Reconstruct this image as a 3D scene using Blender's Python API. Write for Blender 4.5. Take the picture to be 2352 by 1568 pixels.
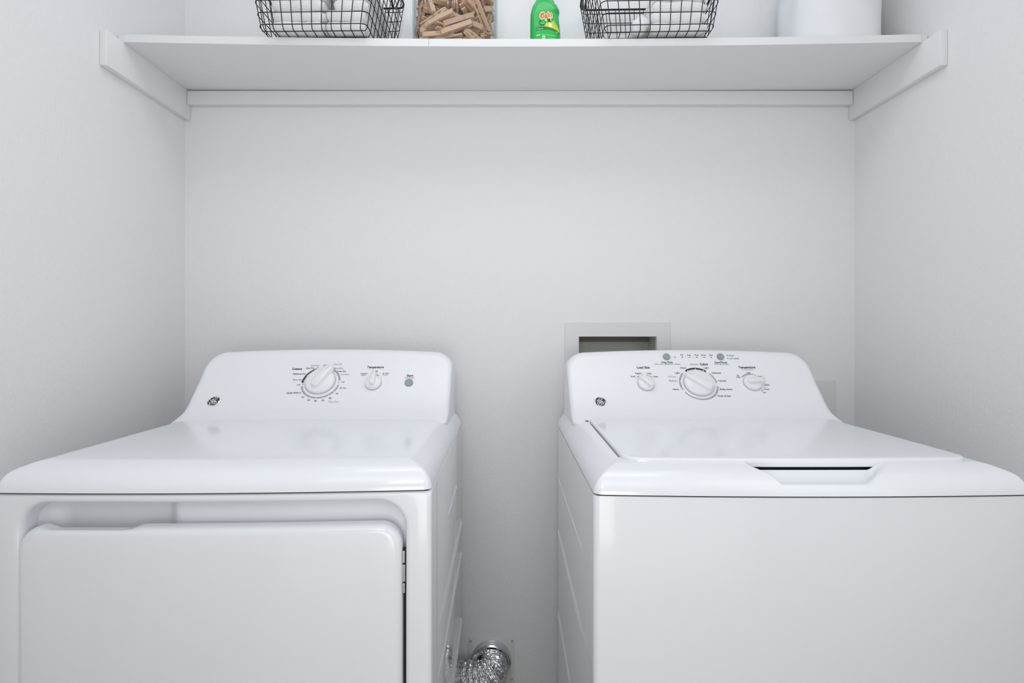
import bpy, bmesh, math, random
from mathutils import Vector, Matrix, Quaternion
from mathutils.bvhtree import BVHTree

for o in list(bpy.data.objects):
    bpy.data.objects.remove(o, do_unlink=True)
S = bpy.context.scene
COL = S.collection
EYE = 1.10          # camera height
FPX = 1150.0        # focal length in pixels of the 2352 px wide frame
CX, CZ = 1177.0, 778.0

# ------------------------------------------------------------------ camera
cam = bpy.data.cameras.new('camera')
cam.sensor_width = 36.0
cam.lens = 36.0 * FPX / 2352.0
cam.shift_x = -1.0 / 2352.0
cam.shift_y = -6.0 / 2352.0
cam.clip_start = 0.01
co = bpy.data.objects.new('camera', cam)
COL.objects.link(co)
co.location = (0, 0, EYE)
co.rotation_euler = (math.radians(90), 0, 0)
S.camera = co

# ------------------------------------------------------------------ world, lights, exposure
w = bpy.data.worlds.new('world'); S.world = w; w.use_nodes = True
w.node_tree.nodes['Background'].inputs[0].default_value = (0.80, 0.88, 1.0, 1)
w.node_tree.nodes['Background'].inputs[1].default_value = 0.3
S.view_settings.view_transform = 'Standard'
S.view_settings.look = 'None'
S.view_settings.gamma = 1.0
S.view_settings.use_curve_mapping = False
S.view_settings.exposure = 0.03

def area(name, loc, target, sx, sy, power, color=(1, 1, 1)):
    l = bpy.data.lights.new(name, 'AREA'); l.shape = 'RECTANGLE'
    l.size = sx; l.size_y = sy; l.energy = power; l.color = color
    o = bpy.data.objects.new(name, l); COL.objects.link(o)
    o.location = loc
    o.rotation_euler = (Vector(target) - Vector(loc)).to_track_quat('-Z', 'Y').to_euler()
    return o
UPC = (0.93, 0.965, 1.0)
area('bounce_flash', (-0.1, -0.12, 1.45), (0.0, 1.2, 1.95), 0.40, 0.40, 3.0, (0.975, 0.985, 1.0))
area('ceiling_light_front', (-0.1, -0.5, 2.2), (0, 1.3, 1.3), 1.4, 0.6, 3.2, (0.965, 0.98, 1.0))
area('ceiling_fill_middle', (0, 0.75, 2.42), (0, 0.75, 0), 1.2, 0.4, 3.7, UPC)  # added fill below the ceiling, lifts the machine tops and the gap
area('ceiling_fill_back', (0, 1.2, 2.42), (0, 1.2, 0), 1.6, 0.3, 1.6, (0.74, 0.85, 1.0))  # added bluish fill for the wall above the shelf
area('side_fill', (0.85, 0.1, 1.4), (-1.0, 0.9, 1.1), 0.5, 1.2, 2.0, (1, 1, 1))  # added fill for the left wall, no window stands here
area('floor_fill', (0.05, -0.6, 0.4), (0.05, 1.5, 0.4), 1.8, 0.7, 1.3, (1.0, 0.995, 0.99))  # added wide low fill standing in for light off the floor
area('low_fill', (0.02, -0.25, 0.55), (0.02, 1.5, 0.35), 0.4, 0.4, 1.45, (1.0, 0.995, 0.985))  # added fill that brightens the gap between the machines
area('upward_fill', (0, -0.3, 0.9), (0, 0.6, 2.4), 0.7, 0.5, 4.6, (0.98, 0.99, 1.0))  # added fill aimed upward, lifts the shelf underside

# ------------------------------------------------------------------ materials
def srgb(r, g, b):
    f = lambda c: (c / 255 / 12.92) if c / 255 <= 0.04045 else ((c / 255 + 0.055) / 1.055) ** 2.4
    return (f(r), f(g), f(b), 1)
def mat(name, col, rough=0.5, metal=0.0, spec=0.5, coat=0.0, bump=None, var=None, emit=None):
    m = bpy.data.materials.new(name); m.use_nodes = True
    nt = m.node_tree; b = nt.nodes['Principled BSDF']
    b.inputs['Base Color'].default_value = col
    b.inputs['Roughness'].default_value = rough
    b.inputs['Metallic'].default_value = metal
    b.inputs['Specular IOR Level'].default_value = spec
    b.inputs['Coat Weight'].default_value = coat
    b.inputs['Coat Roughness'].default_value = 0.08
    if bump:
        scale, strength, dist, detail = bump
        tc = nt.nodes.new('ShaderNodeTexCoord')
        n = nt.nodes.new('ShaderNodeTexNoise'); n.inputs['Scale'].default_value = scale
        n.inputs['Detail'].default_value = detail
        bp = nt.nodes.new('ShaderNodeBump'); bp.inputs['Strength'].default_value = strength
        bp.inputs['Distance'].default_value = dist
        nt.links.new(tc.outputs['Object'], n.inputs['Vector'])
        nt.links.new(n.outputs['Fac'], bp.inputs['Height'])
        nt.links.new(bp.outputs['Normal'], b.inputs['Normal'])
    if var:
        tc = nt.nodes.new('ShaderNodeTexCoord')
        n = nt.nodes.new('ShaderNodeTexNoise'); n.inputs['Scale'].default_value = var[0]
        n.inputs['Detail'].default_value = 4
        r = nt.nodes.new('ShaderNodeValToRGB')
        r.color_ramp.elements[0].color = col; r.color_ramp.elements[1].color = var[1]
        r.color_ramp.elements[0].position = 0.35; r.color_ramp.elements[1].position = 0.65
        nt.links.new(tc.outputs['Object'], n.inputs['Vector'])
        nt.links.new(n.outputs['Fac'], r.inputs['Fac'])
        nt.links.new(r.outputs['Color'], b.inputs['Base Color'])
    return m
M = {}
M['wall'] = mat('wall_paint', (0.820, 0.822, 0.826, 1), 0.6, bump=(130, 0.6, 0.0014, 4))
M['ceiling'] = mat('ceiling_paint', (0.88, 0.88, 0.88, 1), 0.8)
M['trim'] = mat('trim_paint', (0.80, 0.802, 0.81, 1), 0.35, bump=(30, 0.1, 0.0006, 2))
M['floor'] = mat('vinyl_floor', srgb(206, 202, 196), 0.35, var=(3, srgb(220, 216, 210)))
M['enamel'] = mat('white_enamel', (0.835, 0.85, 0.885, 1), 0.16, spec=0.5, coat=0.25)
M['sidepaint'] = mat('cabinet_side_enamel', (0.87, 0.88, 0.895, 1), 0.08, spec=0.7, coat=0.8)
M['plastic'] = mat('white_console_plastic', (0.875, 0.885, 0.91, 1), 0.28)
M['knob'] = mat('white_knob_plastic', (0.86, 0.865, 0.88, 1), 0.22)
M['dark'] = mat('black_and_gap_shade', (0.01, 0.01, 0.012, 1), 0.7)  # black of feet and hinges, also the shade painted into gaps
M['ink'] = mat('black_print', (0.03, 0.03, 0.035, 1), 0.5)
M['ink2'] = mat('dark_grey_print', (0.12, 0.12, 0.13, 1), 0.5)
M['greyink'] = mat('grey_print', srgb(160, 167, 176), 0.5)
M['paleink'] = mat('pale_grey_print', srgb(188, 192, 196), 0.5)
M['brownink'] = mat('brown_print', srgb(120, 105, 100), 0.5)
M['whiteink'] = mat('white_print', (0.9, 0.9, 0.92, 1), 0.4)
M['button'] = mat('grey_green_button', srgb(150, 164, 163), 0.4)
M['button2'] = mat('slate_grey_button', srgb(148, 156, 165), 0.35)
M['chrome'] = mat('chrome', (0.75, 0.76, 0.78, 1), 0.12, metal=1.0)
M['steel'] = mat('zinc_steel', (0.62, 0.62, 0.62, 1), 0.32, metal=1.0)
M['wire'] = mat('dark_bronze_wire', srgb(42, 36, 36), 0.42, metal=0.5)
M['pvc'] = mat('cream_pvc', srgb(224, 224, 223), 0.4)
M['pvcin'] = mat('grey_box_interior', srgb(196, 198, 190), 0.5)
M['box_shade'] = mat('brown_box_shade', srgb(128, 118, 104), 0.6)  # brown standing in for shade inside the outlet box
M['towel'] = mat('white_terry_towel', (0.84, 0.84, 0.85, 1), 0.9, spec=0.15, bump=(420, 0.5, 0.0015, 3))
M['cloth'] = mat('white_cotton_cloth', (0.80, 0.81, 0.83, 1), 0.9, spec=0.1, bump=(300, 0.25, 0.001, 3))
M['spring'] = mat('spring_steel', (0.6, 0.6, 0.62, 1), 0.25, metal=1.0)
M['green'] = mat('green_bottle_plastic', srgb(0, 172, 74), 0.22, coat=0.3)
M['labelg'] = mat('green_label_film', srgb(4, 180, 62), 0.3)
M['darkgreen'] = mat('dark_green_print', srgb(0, 110, 58), 0.4)
M['deepgreen'] = mat('deep_green_print', srgb(10, 60, 30), 0.4)
M['orange'] = mat('orange_print', srgb(240, 96, 30), 0.4)
M['cream'] = mat('cream_print', srgb(255, 246, 214), 0.4)
M['yellow'] = mat('yellow_print', srgb(205, 212, 20), 0.4)
M['lime'] = mat('lime_print', srgb(150, 200, 90), 0.4)
M['mint'] = mat('mint_print', srgb(150, 235, 180), 0.4)
M['capgreen'] = mat('bottle_cap_plastic', srgb(0, 120, 60), 0.3)
# wood of the pins: colour changes a little from pin to pin
m = mat('beech_wood', srgb(205, 170, 146), 0.6)
nt = m.node_tree; b = nt.nodes['Principled BSDF']
oi = nt.nodes.new('ShaderNodeObjectInfo'); rp = nt.nodes.new('ShaderNodeValToRGB')
rp.color_ramp.elements[0].color = srgb(204, 166, 144); rp.color_ramp.elements[1].color = srgb(228, 194, 166)
tc = nt.nodes.new('ShaderNodeTexCoord'); mp = nt.nodes.new('ShaderNodeMapping')
mp.inputs['Scale'].default_value = (25, 300, 300)
nz = nt.nodes.new('ShaderNodeTexNoise'); nz.inputs['Scale'].default_value = 1.0
mx = nt.nodes.new('ShaderNodeMix'); mx.data_type = 'RGBA'; mx.blend_type = 'MULTIPLY'; mx.inputs[0].default_value = 0.2
nt.links.new(tc.outputs['Object'], mp.inputs['Vector']); nt.links.new(mp.outputs['Vector'], nz.inputs['Vector'])
nt.links.new(oi.outputs['Random'], rp.inputs['Fac'])
nt.links.new(rp.outputs['Color'], mx.inputs[6]); nt.links.new(nz.outputs['Fac'], mx.inputs[7])
nt.links.new(mx.outputs[2], b.inputs['Base Color'])
M['wood'] = m
# clear glass: see-through with fresnel reflection
m = bpy.data.materials.new('clear_glass'); m.use_nodes = True
nt = m.node_tree; nt.nodes.clear()
out = nt.nodes.new('ShaderNodeOutputMaterial'); mixs = nt.nodes.new('ShaderNodeMixShader')
tr = nt.nodes.new('ShaderNodeBsdfTransparent'); gl = nt.nodes.new('ShaderNodeBsdfGlossy')
lw = nt.nodes.new('ShaderNodeLayerWeight'); lw.inputs['Blend'].default_value = 0.5
cr = nt.nodes.new('ShaderNodeValToRGB')
cr.color_ramp.elements[0].color = (0.97, 0.98, 0.975, 1); cr.color_ramp.elements[1].color = (0.80, 0.84, 0.83, 1)
cr.color_ramp.elements[0].position = 0.45
nt.links.new(lw.outputs['Facing'], cr.inputs['Fac']); nt.links.new(cr.outputs['Color'], tr.inputs['Color'])
gl.inputs['Roughness'].default_value = 0.02
fr_ = nt.nodes.new('ShaderNodeMath'); fr_.operation = 'POWER'; fr_.inputs[1].default_value = 5.0
fm_ = nt.nodes.new('ShaderNodeMath'); fm_.operation = 'MULTIPLY_ADD'; fm_.inputs[1].default_value = 0.45; fm_.inputs[2].default_value = 0.012
nt.links.new(lw.outputs['Facing'], fr_.inputs[0]); nt.links.new(fr_.outputs[0], fm_.inputs[0]); nt.links.new(fm_.outputs[0], mixs.inputs[0])
nt.links.new(tr.outputs[0], mixs.inputs[1]); nt.links.new(gl.outputs[0], mixs.inputs[2])
nt.links.new(mixs.outputs[0], out.inputs[0])
M['glass'] = m
# crumpled foil
m = mat('crumpled_foil', (0.72, 0.72, 0.73, 1), 0.16, metal=1.0)
nt = m.node_tree; b = nt.nodes['Principled BSDF']
tc = nt.nodes.new('ShaderNodeTexCoord'); vo = nt.nodes.new('ShaderNodeTexVoronoi'); vo.inputs['Scale'].default_value = 48
nz = nt.nodes.new('ShaderNodeTexNoise'); nz.inputs['Scale'].default_value = 40; nz.inputs['Detail'].default_value = 3
ad = nt.nodes.new('ShaderNodeMath'); ad.operation = 'ADD'
bp = nt.nodes.new('ShaderNodeBump'); bp.inputs['Strength'].default_value = 0.9; bp.inputs['Distance'].default_value = 0.003
nt.links.new(tc.outputs['Object'], vo.inputs['Vector']); nt.links.new(tc.outputs['Object'], nz.inputs['Vector'])
nt.links.new(vo.outputs['Distance'], ad.inputs[0]); nt.links.new(nz.outputs['Fac'], ad.inputs[1])
nt.links.new(ad.outputs[0], bp.inputs['Height']); nt.links.new(bp.outputs['Normal'], b.inputs['Normal'])
M['foil'] = m

# ------------------------------------------------------------------ helpers
class MB:
    """collects vertices and faces and links them as one mesh object"""
    def __init__(s): s.v = []; s.f = []
    def add(s, vs, fs):
        k = len(s.v); s.v += [tuple(p) for p in vs]; s.f += [tuple(k + i for i in f) for f in fs]; return s
    def box(s, x0, x1, y0, y1, z0, z1):
        v = [(x, y, z) for x in (x0, x1) for y in (y0, y1) for z in (z0, z1)]
        return s.add(v, [(0, 1, 3, 2), (4, 6, 7, 5), (0, 4, 5, 1), (2, 3, 7, 6), (0, 2, 6, 4), (1, 5, 7, 3)])
    def loft(s, loops, close=True, cap0=False, cap1=False):
        n = len(loops[0]); vs = [p for L in loops for p in L]; fs = []
        for i in range(len(loops) - 1):
            for j in range(n if close else n - 1):
                a = i * n + j; b_ = i * n + (j + 1) % n
                fs.append((a, b_, b_ + n, a + n))
        if cap0: fs.append(tuple(reversed(range(n))))
        if cap1: fs.append(tuple((len(loops) - 1) * n + i for i in range(n)))
        return s.add(vs, fs)
    def revolve(s, prof, n=48, c=(0, 0, 0), axis='z', cap0=True, cap1=True):
        L = []
        for r, h in prof:
            ring = []
            for k in range(n):
                a = 2 * math.pi * k / n
                p = (r * math.cos(a), r * math.sin(a), h)
                if axis == 'y': p = (p[0], -h, p[1])
                if axis == 'x': p = (h, p[0], p[1])
                ring.append((p[0] + c[0], p[1] + c[1], p[2] + c[2]))
            L.append(ring)
        return s.loft(L, True, cap0, cap1)
    def tube(s, pts, r, n=8, closed=False):
        pts = [Vector(p) for p in pts]; N = len(pts); L = []; up = None
        for i, p in enumerate(pts):
            if closed: d = pts[(i + 1) % N] - pts[i - 1]
            else: d = pts[min(i + 1, N - 1)] - pts[max(i - 1, 0)]
            d.normalize()
            if up is None: up = Vector((0, 0, 1)) if abs(d.z) < 0.9 else Vector((1, 0, 0))
            a = d.cross(up)
            if a.length < 1e-6: a = d.cross(Vector((0, 1, 0)))
            a.normalize(); b_ = a.cross(d); up = b_
            rr = r[i] if isinstance(r, (list, tuple)) else r
            L.append([p + a * (rr * math.cos(2 * math.pi * k / n)) + b_ * (rr * math.sin(2 * math.pi * k / n)) for k in range(n)])
        if closed: L.append(L[0]); return s.loft(L)
        return s.loft(L, True, True, True)
    def mesh(s, name, m, smooth=True, ang=35, bevel=0, seg=3):
        me = bpy.data.meshes.new(name); me.from_pydata(s.v, [], s.f); me.update()
        bm = bmesh.new(); bm.from_mesh(me)
        bmesh.ops.recalc_face_normals(bm, faces=bm.faces)
        if bevel:
            ed = [e for e in bm.edges if len(e.link_faces) == 2 and e.calc_face_angle(0) > 0.6]
            bmesh.ops.bevel(bm, geom=ed, offset=bevel, segments=seg, profile=0.5, affect='EDGES', clamp_overlap=True)
        bm.to_mesh(me); bm.free()
        if smooth:
            me.shade_smooth(); me.set_sharp_from_angle(angle=math.radians(ang))
        me.materials.append(m)
        return me
    def build(s, name, m, parent=None, **k):
        return link(name, s.mesh(name, m, **k), parent)
def link(name, me, parent=None):
    o = bpy.data.objects.new(name, me); COL.objects.link(o)
    if parent: o.parent = parent
    return o
def empty(name, loc=(0, 0, 0), rz=0.0):
    o = bpy.data.objects.new(name, None); COL.objects.link(o)
    o.empty_display_size = 0.05; o.location = loc; o.rotation_euler = (0, 0, rz); return o
def tag(o, label, cat, group=None):
    o['label'] = label; o['category'] = cat
    if group: o['group'] = group
    return o
def struct(o): o['kind'] = 'structure'; return o
def lerp(a, b_, t): return a + (b_ - a) * t
def sst(a, b_, x):
    t = min(1, max(0, (x - a) / (b_ - a))); return t * t * (3 - 2 * t)
def rrect(x0, x1, z0, z1, r, ns=24, nc=10):
    """rounded rectangle as points, same count whatever the size; r one number or four"""
    if not isinstance(r, (list, tuple)): r = (r,) * 4
    cs = [(x1, z0, -1, r[0]), (x1, z1, 0, r[1]), (x0, z1, 1, r[2]), (x0, z0, 2, r[3])]
    P = []
    cor = []
    for (cx, cz, q, rr) in cs:
        sx = -1 if cx == x1 else 1; sz = 1 if cz == z0 else -1
        ccx, ccz = cx + sx * rr, cz + sz * rr
        a0 = q * math.pi / 2
        cor.append([(ccx + rr * math.cos(a0 + math.pi / 2 * k / nc), ccz + rr * math.sin(a0 + math.pi / 2 * k / nc)) for k in range(nc + 1)])
    for i in range(4):
        P += cor[i]
        a = cor[i][-1]; b_ = cor[(i + 1) % 4][0]
        P += [(lerp(a[0], b_[0], k / ns), lerp(a[1], b_[1], k / ns)) for k in range(1, ns)]
    return P
def spline(xs, ys):
    n = len(xs); d = [(ys[i + 1] - ys[i]) / (xs[i + 1] - xs[i]) for i in range(n - 1)]
    m_ = [d[0]] + [(0 if d[i - 1] * d[i] <= 0 else 2 * d[i - 1] * d[i] / (d[i - 1] + d[i])) for i in range(1, n - 1)] + [d[-1]]
    def f(x):
        if x <= xs[0]: return ys[0] + m_[0] * (x - xs[0])
        if x >= xs[-1]: return ys[-1] + m_[-1] * (x - xs[-1])
        i = max(k for k in range(n - 1) if xs[k] <= x)
        h = xs[i + 1] - xs[i]; t = (x - xs[i]) / h
        return ((2 * t**3 - 3 * t**2 + 1) * ys[i] + (t**3 - 2 * t**2 + t) * h * m_[i] + (-2 * t**3 + 3 * t**2) * ys[i + 1] + (t**3 - t**2) * h * m_[i + 1])
    return f
_tc = {}
def text_geo(body, bold=0.0):
    key = (body, bold)
    if key not in _tc:
        c = bpy.data.curves.new('t', 'FONT'); c.body = body; c.size = 1.0; c.align_x = 'CENTER'
        c.resolution_u = 3; c.offset = bold; c.fill_mode = 'BOTH' if hasattr(c, 'fill_mode') and False else c.fill_mode
        o = bpy.data.objects.new('t', c); COL.objects.link(o)
        bpy.context.view_layer.update()
        me = o.to_mesh()
        vs = [(v.co.x, v.co.y) for v in me.vertices]; fs = [tuple(p.vertices) for p in me.polygons]
        o.to_mesh_clear(); bpy.data.objects.remove(o); bpy.data.curves.remove(c)
        x0 = min(v[0] for v in vs); x1 = max(v[0] for v in vs)
        vs = [(v[0] - (x0 + x1) / 2, v[1] - 0.35) for v in vs]
        _tc[key] = (vs, fs, x1 - x0)
    return _tc[key]

# ------------------------------------------------------------------ room
YW = 1.53                                   # distance to the back wall
XL = -1.0005; XR = 1.0457; YB = -1.9; CEIL = 2.44
lw_ = lambda y: XL - 0.0164 * (YW - y)      # left wall plane
rw_ = lambda y: XR + 0.045 * (YW - y)       # right wall plane
struct(MB().box(-1.3, 1.5, YB - 0.1, YW + 0.14, -0.10, 0.0).build('floor', M['floor'], smooth=False))
struct(MB().box(-1.3, 1.5, YB - 0.1, YW + 0.14, CEIL, CEIL + 0.10).build('ceiling', M['ceiling'], smooth=False))
b_ = MB()
b_.loft([[(lw_(YW), YW, z), (lw_(YB), YB, z), (lw_(YB) - 0.12, YB, z), (lw_(YW) - 0.12, YW, z)] for z in (0, CEIL)], cap0=True, cap1=True)
struct(b_.build('wall_left', M['wall'], smooth=False))
b_ = MB()
b_.loft([[(rw_(YW), YW, z), (rw_(YB), YB, z), (rw_(YB) + 0.12, YB, z), (rw_(YW) + 0.12, YW, z)] for z in (0, CEIL)], cap0=True, cap1=True)
struct(b_.build('wall_right', M['wall'], smooth=False))
struct(MB().box(-1.3, 1.5, YB - 0.1, YB, 0, CEIL).build('wall_front', M['wall'], smooth=False))
# back wall with the opening for the washer box
HX0, HX1, HZ0, HZ1 = 0.2022, 0.4404, 0.93, 1.1075
xs = [-1.3, HX0, HX1, 1.5]; zs = [0, HZ0, HZ1, CEIL]
b_ = MB()
for i in range(3):
    for j in range(3):
        if i == 1 and j == 1: continue
        b_.box(xs[i], xs[i + 1], YW, YW + 0.14, zs[j], zs[j + 1])
struct(b_.build('wall_back', M['wall'], smooth=False))

# ------------------------------------------------------------------ shelf and its cleats
ZU = EYE + 0.7525; ZT = EYE + 0.7712; YF = 1.27
def sag(x, y):
    t = (x - 0.02) / 1.0
    return -0.0115 * max(0, 1 - t * t) * (0.25 + 0.75 * (YW - y) / (YW - YF))
def sagged(name, m, x0f, x1f, y0, y1, z0, z1, parent, nx=60, ny=6, bevel=0.001):
    L = []
    for i in range(nx + 1):
        ring = []
        for (yy, zz) in [(lerp(y0, y1, k / ny), z0) for k in range(ny)] + [(y1, z0), (y1, z1)] + [(lerp(y1, y0, k / ny), z1) for k in range(1, ny + 1)]:
            x = lerp(x0f(yy), x1f(yy), i / nx)
            ring.append((x, yy, zz + sag(x, yy)))
        L.append(ring)
    return MB().loft(L, True, True, True).build(name, m, parent, ang=40)
shelf = tag(empty('wall_shelf', (0, YW, ZT)), 'long white painted shelf board spanning the alcove above both machines', 'shelf')
shelf.location = (0, 0, 0)
sagged('board', M['trim'], lambda y: lw_(y) + 0.003, lambda y: rw_(y) - 0.003, YF + 0.002, YW - 0.001, ZU, ZT, shelf)
xj = (985 - CX) * YF / FPX
sagged('edge_strip', M['trim'], lambda y: lw_(y) + 0.0205, lambda y: xj - 0.0005, YF - 0.001, YF + 0.0018, ZU - 0.0003, ZT + 0.0003, shelf, ny=1)
sagged('edge_strip', M['trim'], lambda y: xj + 0.0005, lambda y: rw_(y) - 0.0205, YF - 0.001, YF + 0.0018, ZU - 0.0003, ZT + 0.0003, shelf, ny=1)
Y0 = 1.2186; ZB = EYE + 0.6665
for side, fn, sg in (('left', lw_, 1), ('right', rw_, -1)):
    b_ = MB()
    zt = EYE + 0.7525
    L = []
    for y in (Y0, YW - 0.001):
        xa = fn(y) + sg * 0.0005; xb = fn(y) + sg * 0.0185
        L.append([(xa, y, ZB), (xb, y, ZB), (xb, y, zt), (xa, y, zt)])
    o = b_.loft(L, cap0=True, cap1=True).build('shelf_cleat', M['trim'], bevel=0.0012)
    tag(o, 'white wooden cleat on the %s wall holding up the %s end of the shelf' % (side, side), 'cleat')
o = MB().box(lw_(1.52) + 0.019, rw_(1.52) - 0.019, YW - 0.0195, YW - 0.0005, EYE + 0.7085, EYE + 0.7485).build('shelf_cleat', M['trim'], bevel=0.0012)
tag(o, 'thin white wooden batten running along the back wall under the shelf', 'cleat')

# ------------------------------------------------------------------ wall fittings
box = tag(empty('washer_outlet_box', (0.32, YW, 1.05)), 'cream recessed washer outlet box with faceplate in the back wall', 'outlet box')
box.location = (0, 0, 0)
fx0, fx1, fz0, fz1 = 0.1597, 0.4830, 0.885, 1.1506
b_ = MB()
b_.loft([[(x, y, z) for x, z in rrect(x0, x1, z0, z1, r, 6, 5)] for (x0, x1, z0, z1, r, y) in
         ((fx0, fx1, fz0, fz1, 0.006, YW - 0.0002), (fx0, fx1, fz0, fz1, 0.006, YW - 0.0015), (fx0 + 0.0015, fx1 - 0.0015, fz0 + 0.0015, fz1 - 0.0015, 0.005, YW - 0.003),
          (HX0 - 0.002, HX1 + 0.002, HZ0 - 0.002, HZ1 + 0.002, 0.002, YW - 0.003), (HX0 - 0.0005, HX1 + 0.0005, HZ0 - 0.0005, HZ1 + 0.0005, 0.001, YW - 0.0045),
          (HX0 + 0.001, HX1 - 0.001, HZ0 + 0.001, HZ1 - 0.001, 0.001, YW - 0.003), (HX0 + 0.001, HX1 - 0.001, HZ0 + 0.001, HZ1 - 0.001, 0.001, YW + 0.01))])
b_.build('faceplate', M['pvc'], box)
yb = YW + 0.092
b_ = MB(); e = 0.0008
v = [(HX0 + e, YW + 0.002, HZ0 + e), (HX1 - e, YW + 0.002, HZ0 + e), (HX1 - e, YW + 0.002, HZ1 - e), (HX0 + e, YW + 0.002, HZ1 - e),
     (HX0 + e, yb, HZ0 + e), (HX1 - e, yb, HZ0 + e), (HX1 - e, yb, HZ1 - e), (HX0 + e, yb, HZ1 - e)]
b_.add(v, [(0, 1, 5, 4), (1, 2, 6, 5), (2, 3, 7, 6), (3, 0, 4, 7), (4, 5, 6, 7)])
b_.build('recess', M['pvcin'], box, smooth=False)
MB().box(HX0 + 0.002, HX1 - 0.002, yb - 0.012, yb - 0.001, 1.0915, HZ1 - 0.002).build('shade_strip', M['box_shade'], box, smooth=False, bevel=0.001)  # brown strip painting the shadow along the top of the cavity

cov = tag(empty('outlet_cover', (0, 0, 0)), 'small white cover plate on the back wall behind the washer, near the right corner', 'cover plate')
b_ = MB()
cx0, cx1, cz0, cz1 = 0.872, 0.986, 0.862, 0.9762
b_.loft([[(x, y, z) for x, z in rrect(cx0 + i_, cx1 - i_, cz0 + i_, cz1 - i_, 0.004, 4, 4)] for i_, y in ((0, YW - 0.0003), (0, YW - 0.003), (0.002, YW - 0.0055), (0.01, YW - 0.006))], cap1=True)
b_.build('plate', M['pvc'], cov)
for zc in (0.90, 0.94):
    MB().revolve([(0.004, YW * -1 + 0.0058), (0.0038, YW * -1 + 0.0072)], 14, (0, 0, 0), 'y').build('screw', M['pvc'], cov).location = (0.929, 0, zc)

vent = tag(empty('dryer_vent_hose', (0, 0, 0)), 'crumpled silver foil dryer vent hose with square wall plate, between the machines', 'vent hose')
VX, VZ = -0.0645, 0.121
b_ = MB()
b_.loft([[(x + VX, y, z + VZ) for x, z in rrect(-0.071 + i_, 0.071 - i_, -0.071 + i_, 0.071 - i_, 0.003, 6, 3)] for i_, y in ((0, YW - 0.0003), (0, YW - 0.0012), (0.001, YW - 0.0016))], cap1=True)
b_.build('wall_plate', M['pvc'], vent)
for sx, sz in ((-1, 1), (1, 1), (-1, -1), (1, -1)):
    MB().revolve([(0.0042, 0.0), (0.0040, 0.0016), (0.0030, 0.0026), (0.0012, 0.0026), (0.001, 0.0014)], 16, (0, 0, 0), 'y').build('screw', M['steel'], vent).location = (VX + sx * 0.0625, YW - 0.0016, VZ + sz * 0.058)
b_ = MB()
b_.revolve([(0.0615, 0), (0.0615, 0.003), (0.0585, 0.005), (0.058, 0.012), (0.0595, 0.014), (0.058, 0.016), (0.0575, 0.022), (0.059, 0.024), (0.0575, 0.026), (0.055, 0.027), (0.05, 0.02)], 72, (VX, YW - 0.0016, VZ), 'y', False, False)
b_.build('collar', M['chrome'], vent, ang=60)
# the foil hose: bends from the wall towards the back of the dryer
random.seed(3)
def bez(p, t):
    a, b2, c, d = [Vector(q) for q in p]
    return a * (1 - t)**3 + b2 * 3 * t * (1 - t)**2 + c * 3 * t * t * (1 - t) + d * t**3
path = [(VX, YW - 0.018, VZ), (VX + 0.004, YW - 0.10, VZ - 0.006), (-0.10, 1.473, VZ - 0.022), (-0.26, 1.473, VZ - 0.03)]
NT, NR = 300, 120; L = []
from mathutils import noise
for i in range(NT + 1):
    t = i / NT; p = bez(path, t); q = bez(path, min(1, t + 0.002)) - bez(path, max(0, t - 0.002)); q.normalize()
    a = q.cross(Vector((0, 0, 1))).normalized(); c = a.cross(q)
    ring = []
    for k in range(NR):
        th = 2 * math.pi * k / NR
        ph = t * 13 * 2 * math.pi + th
        ridge = (0.5 + 0.5 * math.cos(ph)) ** 4
        nv = Vector((math.cos(th) * 2.6, math.sin(th) * 2.6, t * 5 + math.sin(ph) * .25))
        cr1 = noise.noise(nv * 1.8); cr2 = abs(noise.noise(nv * 4.5))
        rr = 0.0500 + 0.0050 * ridge + (1 - ridge) * (0.003 * cr1 - 0.0065 * cr2)
        ring.append(p + a * (rr * math.cos(th)) + c * (rr * math.sin(th)))
    L.append(ring)
MB().loft(L).build('foil_hose', M['foil'], vent, ang=28)

# ------------------------------------------------------------------ the two machines
PD = [0, .0006, .002, .0045, .008, .013, .019, .026, .033, .039, .042, .046, .052, .08, 1.0]
PH = [0, .005, .0105, .0165, .0225, .0285, .0335, .0375, .0408, .0432, .0442, .0449, .0452, .0455, .0455]
profd = spline(PD, PH)
YP0 = spline([.900, .905, .918, .939, .969, 1.000, 1.030, 1.060, 1.09], [.404, .420, .454, .481, .509, .534, .555, .573, .588])
CO = [0.0]          # console set-back of the machine being built
YP = lambda z: YP0(z) + CO[0]
REAR = [0.63]
# arc length along the console face
AZ = [0.90 + 0.0005 * i for i in range(360)]; AS = [0.0]
for i in range(1, 360): AS.append(AS[-1] + math.hypot(0.0005, YP(AZ[i]) - YP(AZ[i - 1])))
def s_of_z(z):
    t = (z - 0.90) / 0.0005; i = max(0, min(358, int(t))); return lerp(AS[i], AS[i + 1], t - i)
def z_of_s(s):
    lo, hi = 0, 359
    while hi - lo > 1:
        m_ = (lo + hi) // 2
        if AS[m_] <= s: lo = m_
        else: hi = m_
    return AZ[lo] + 0.0005 * (s - AS[lo]) / (AS[hi] - AS[lo])
BOW = 0.010
def bow(x, t): return -BOW * (1 - (x / 0.343) ** 2) * max(0.0, 1 - max(0, t) / 0.35)

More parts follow.
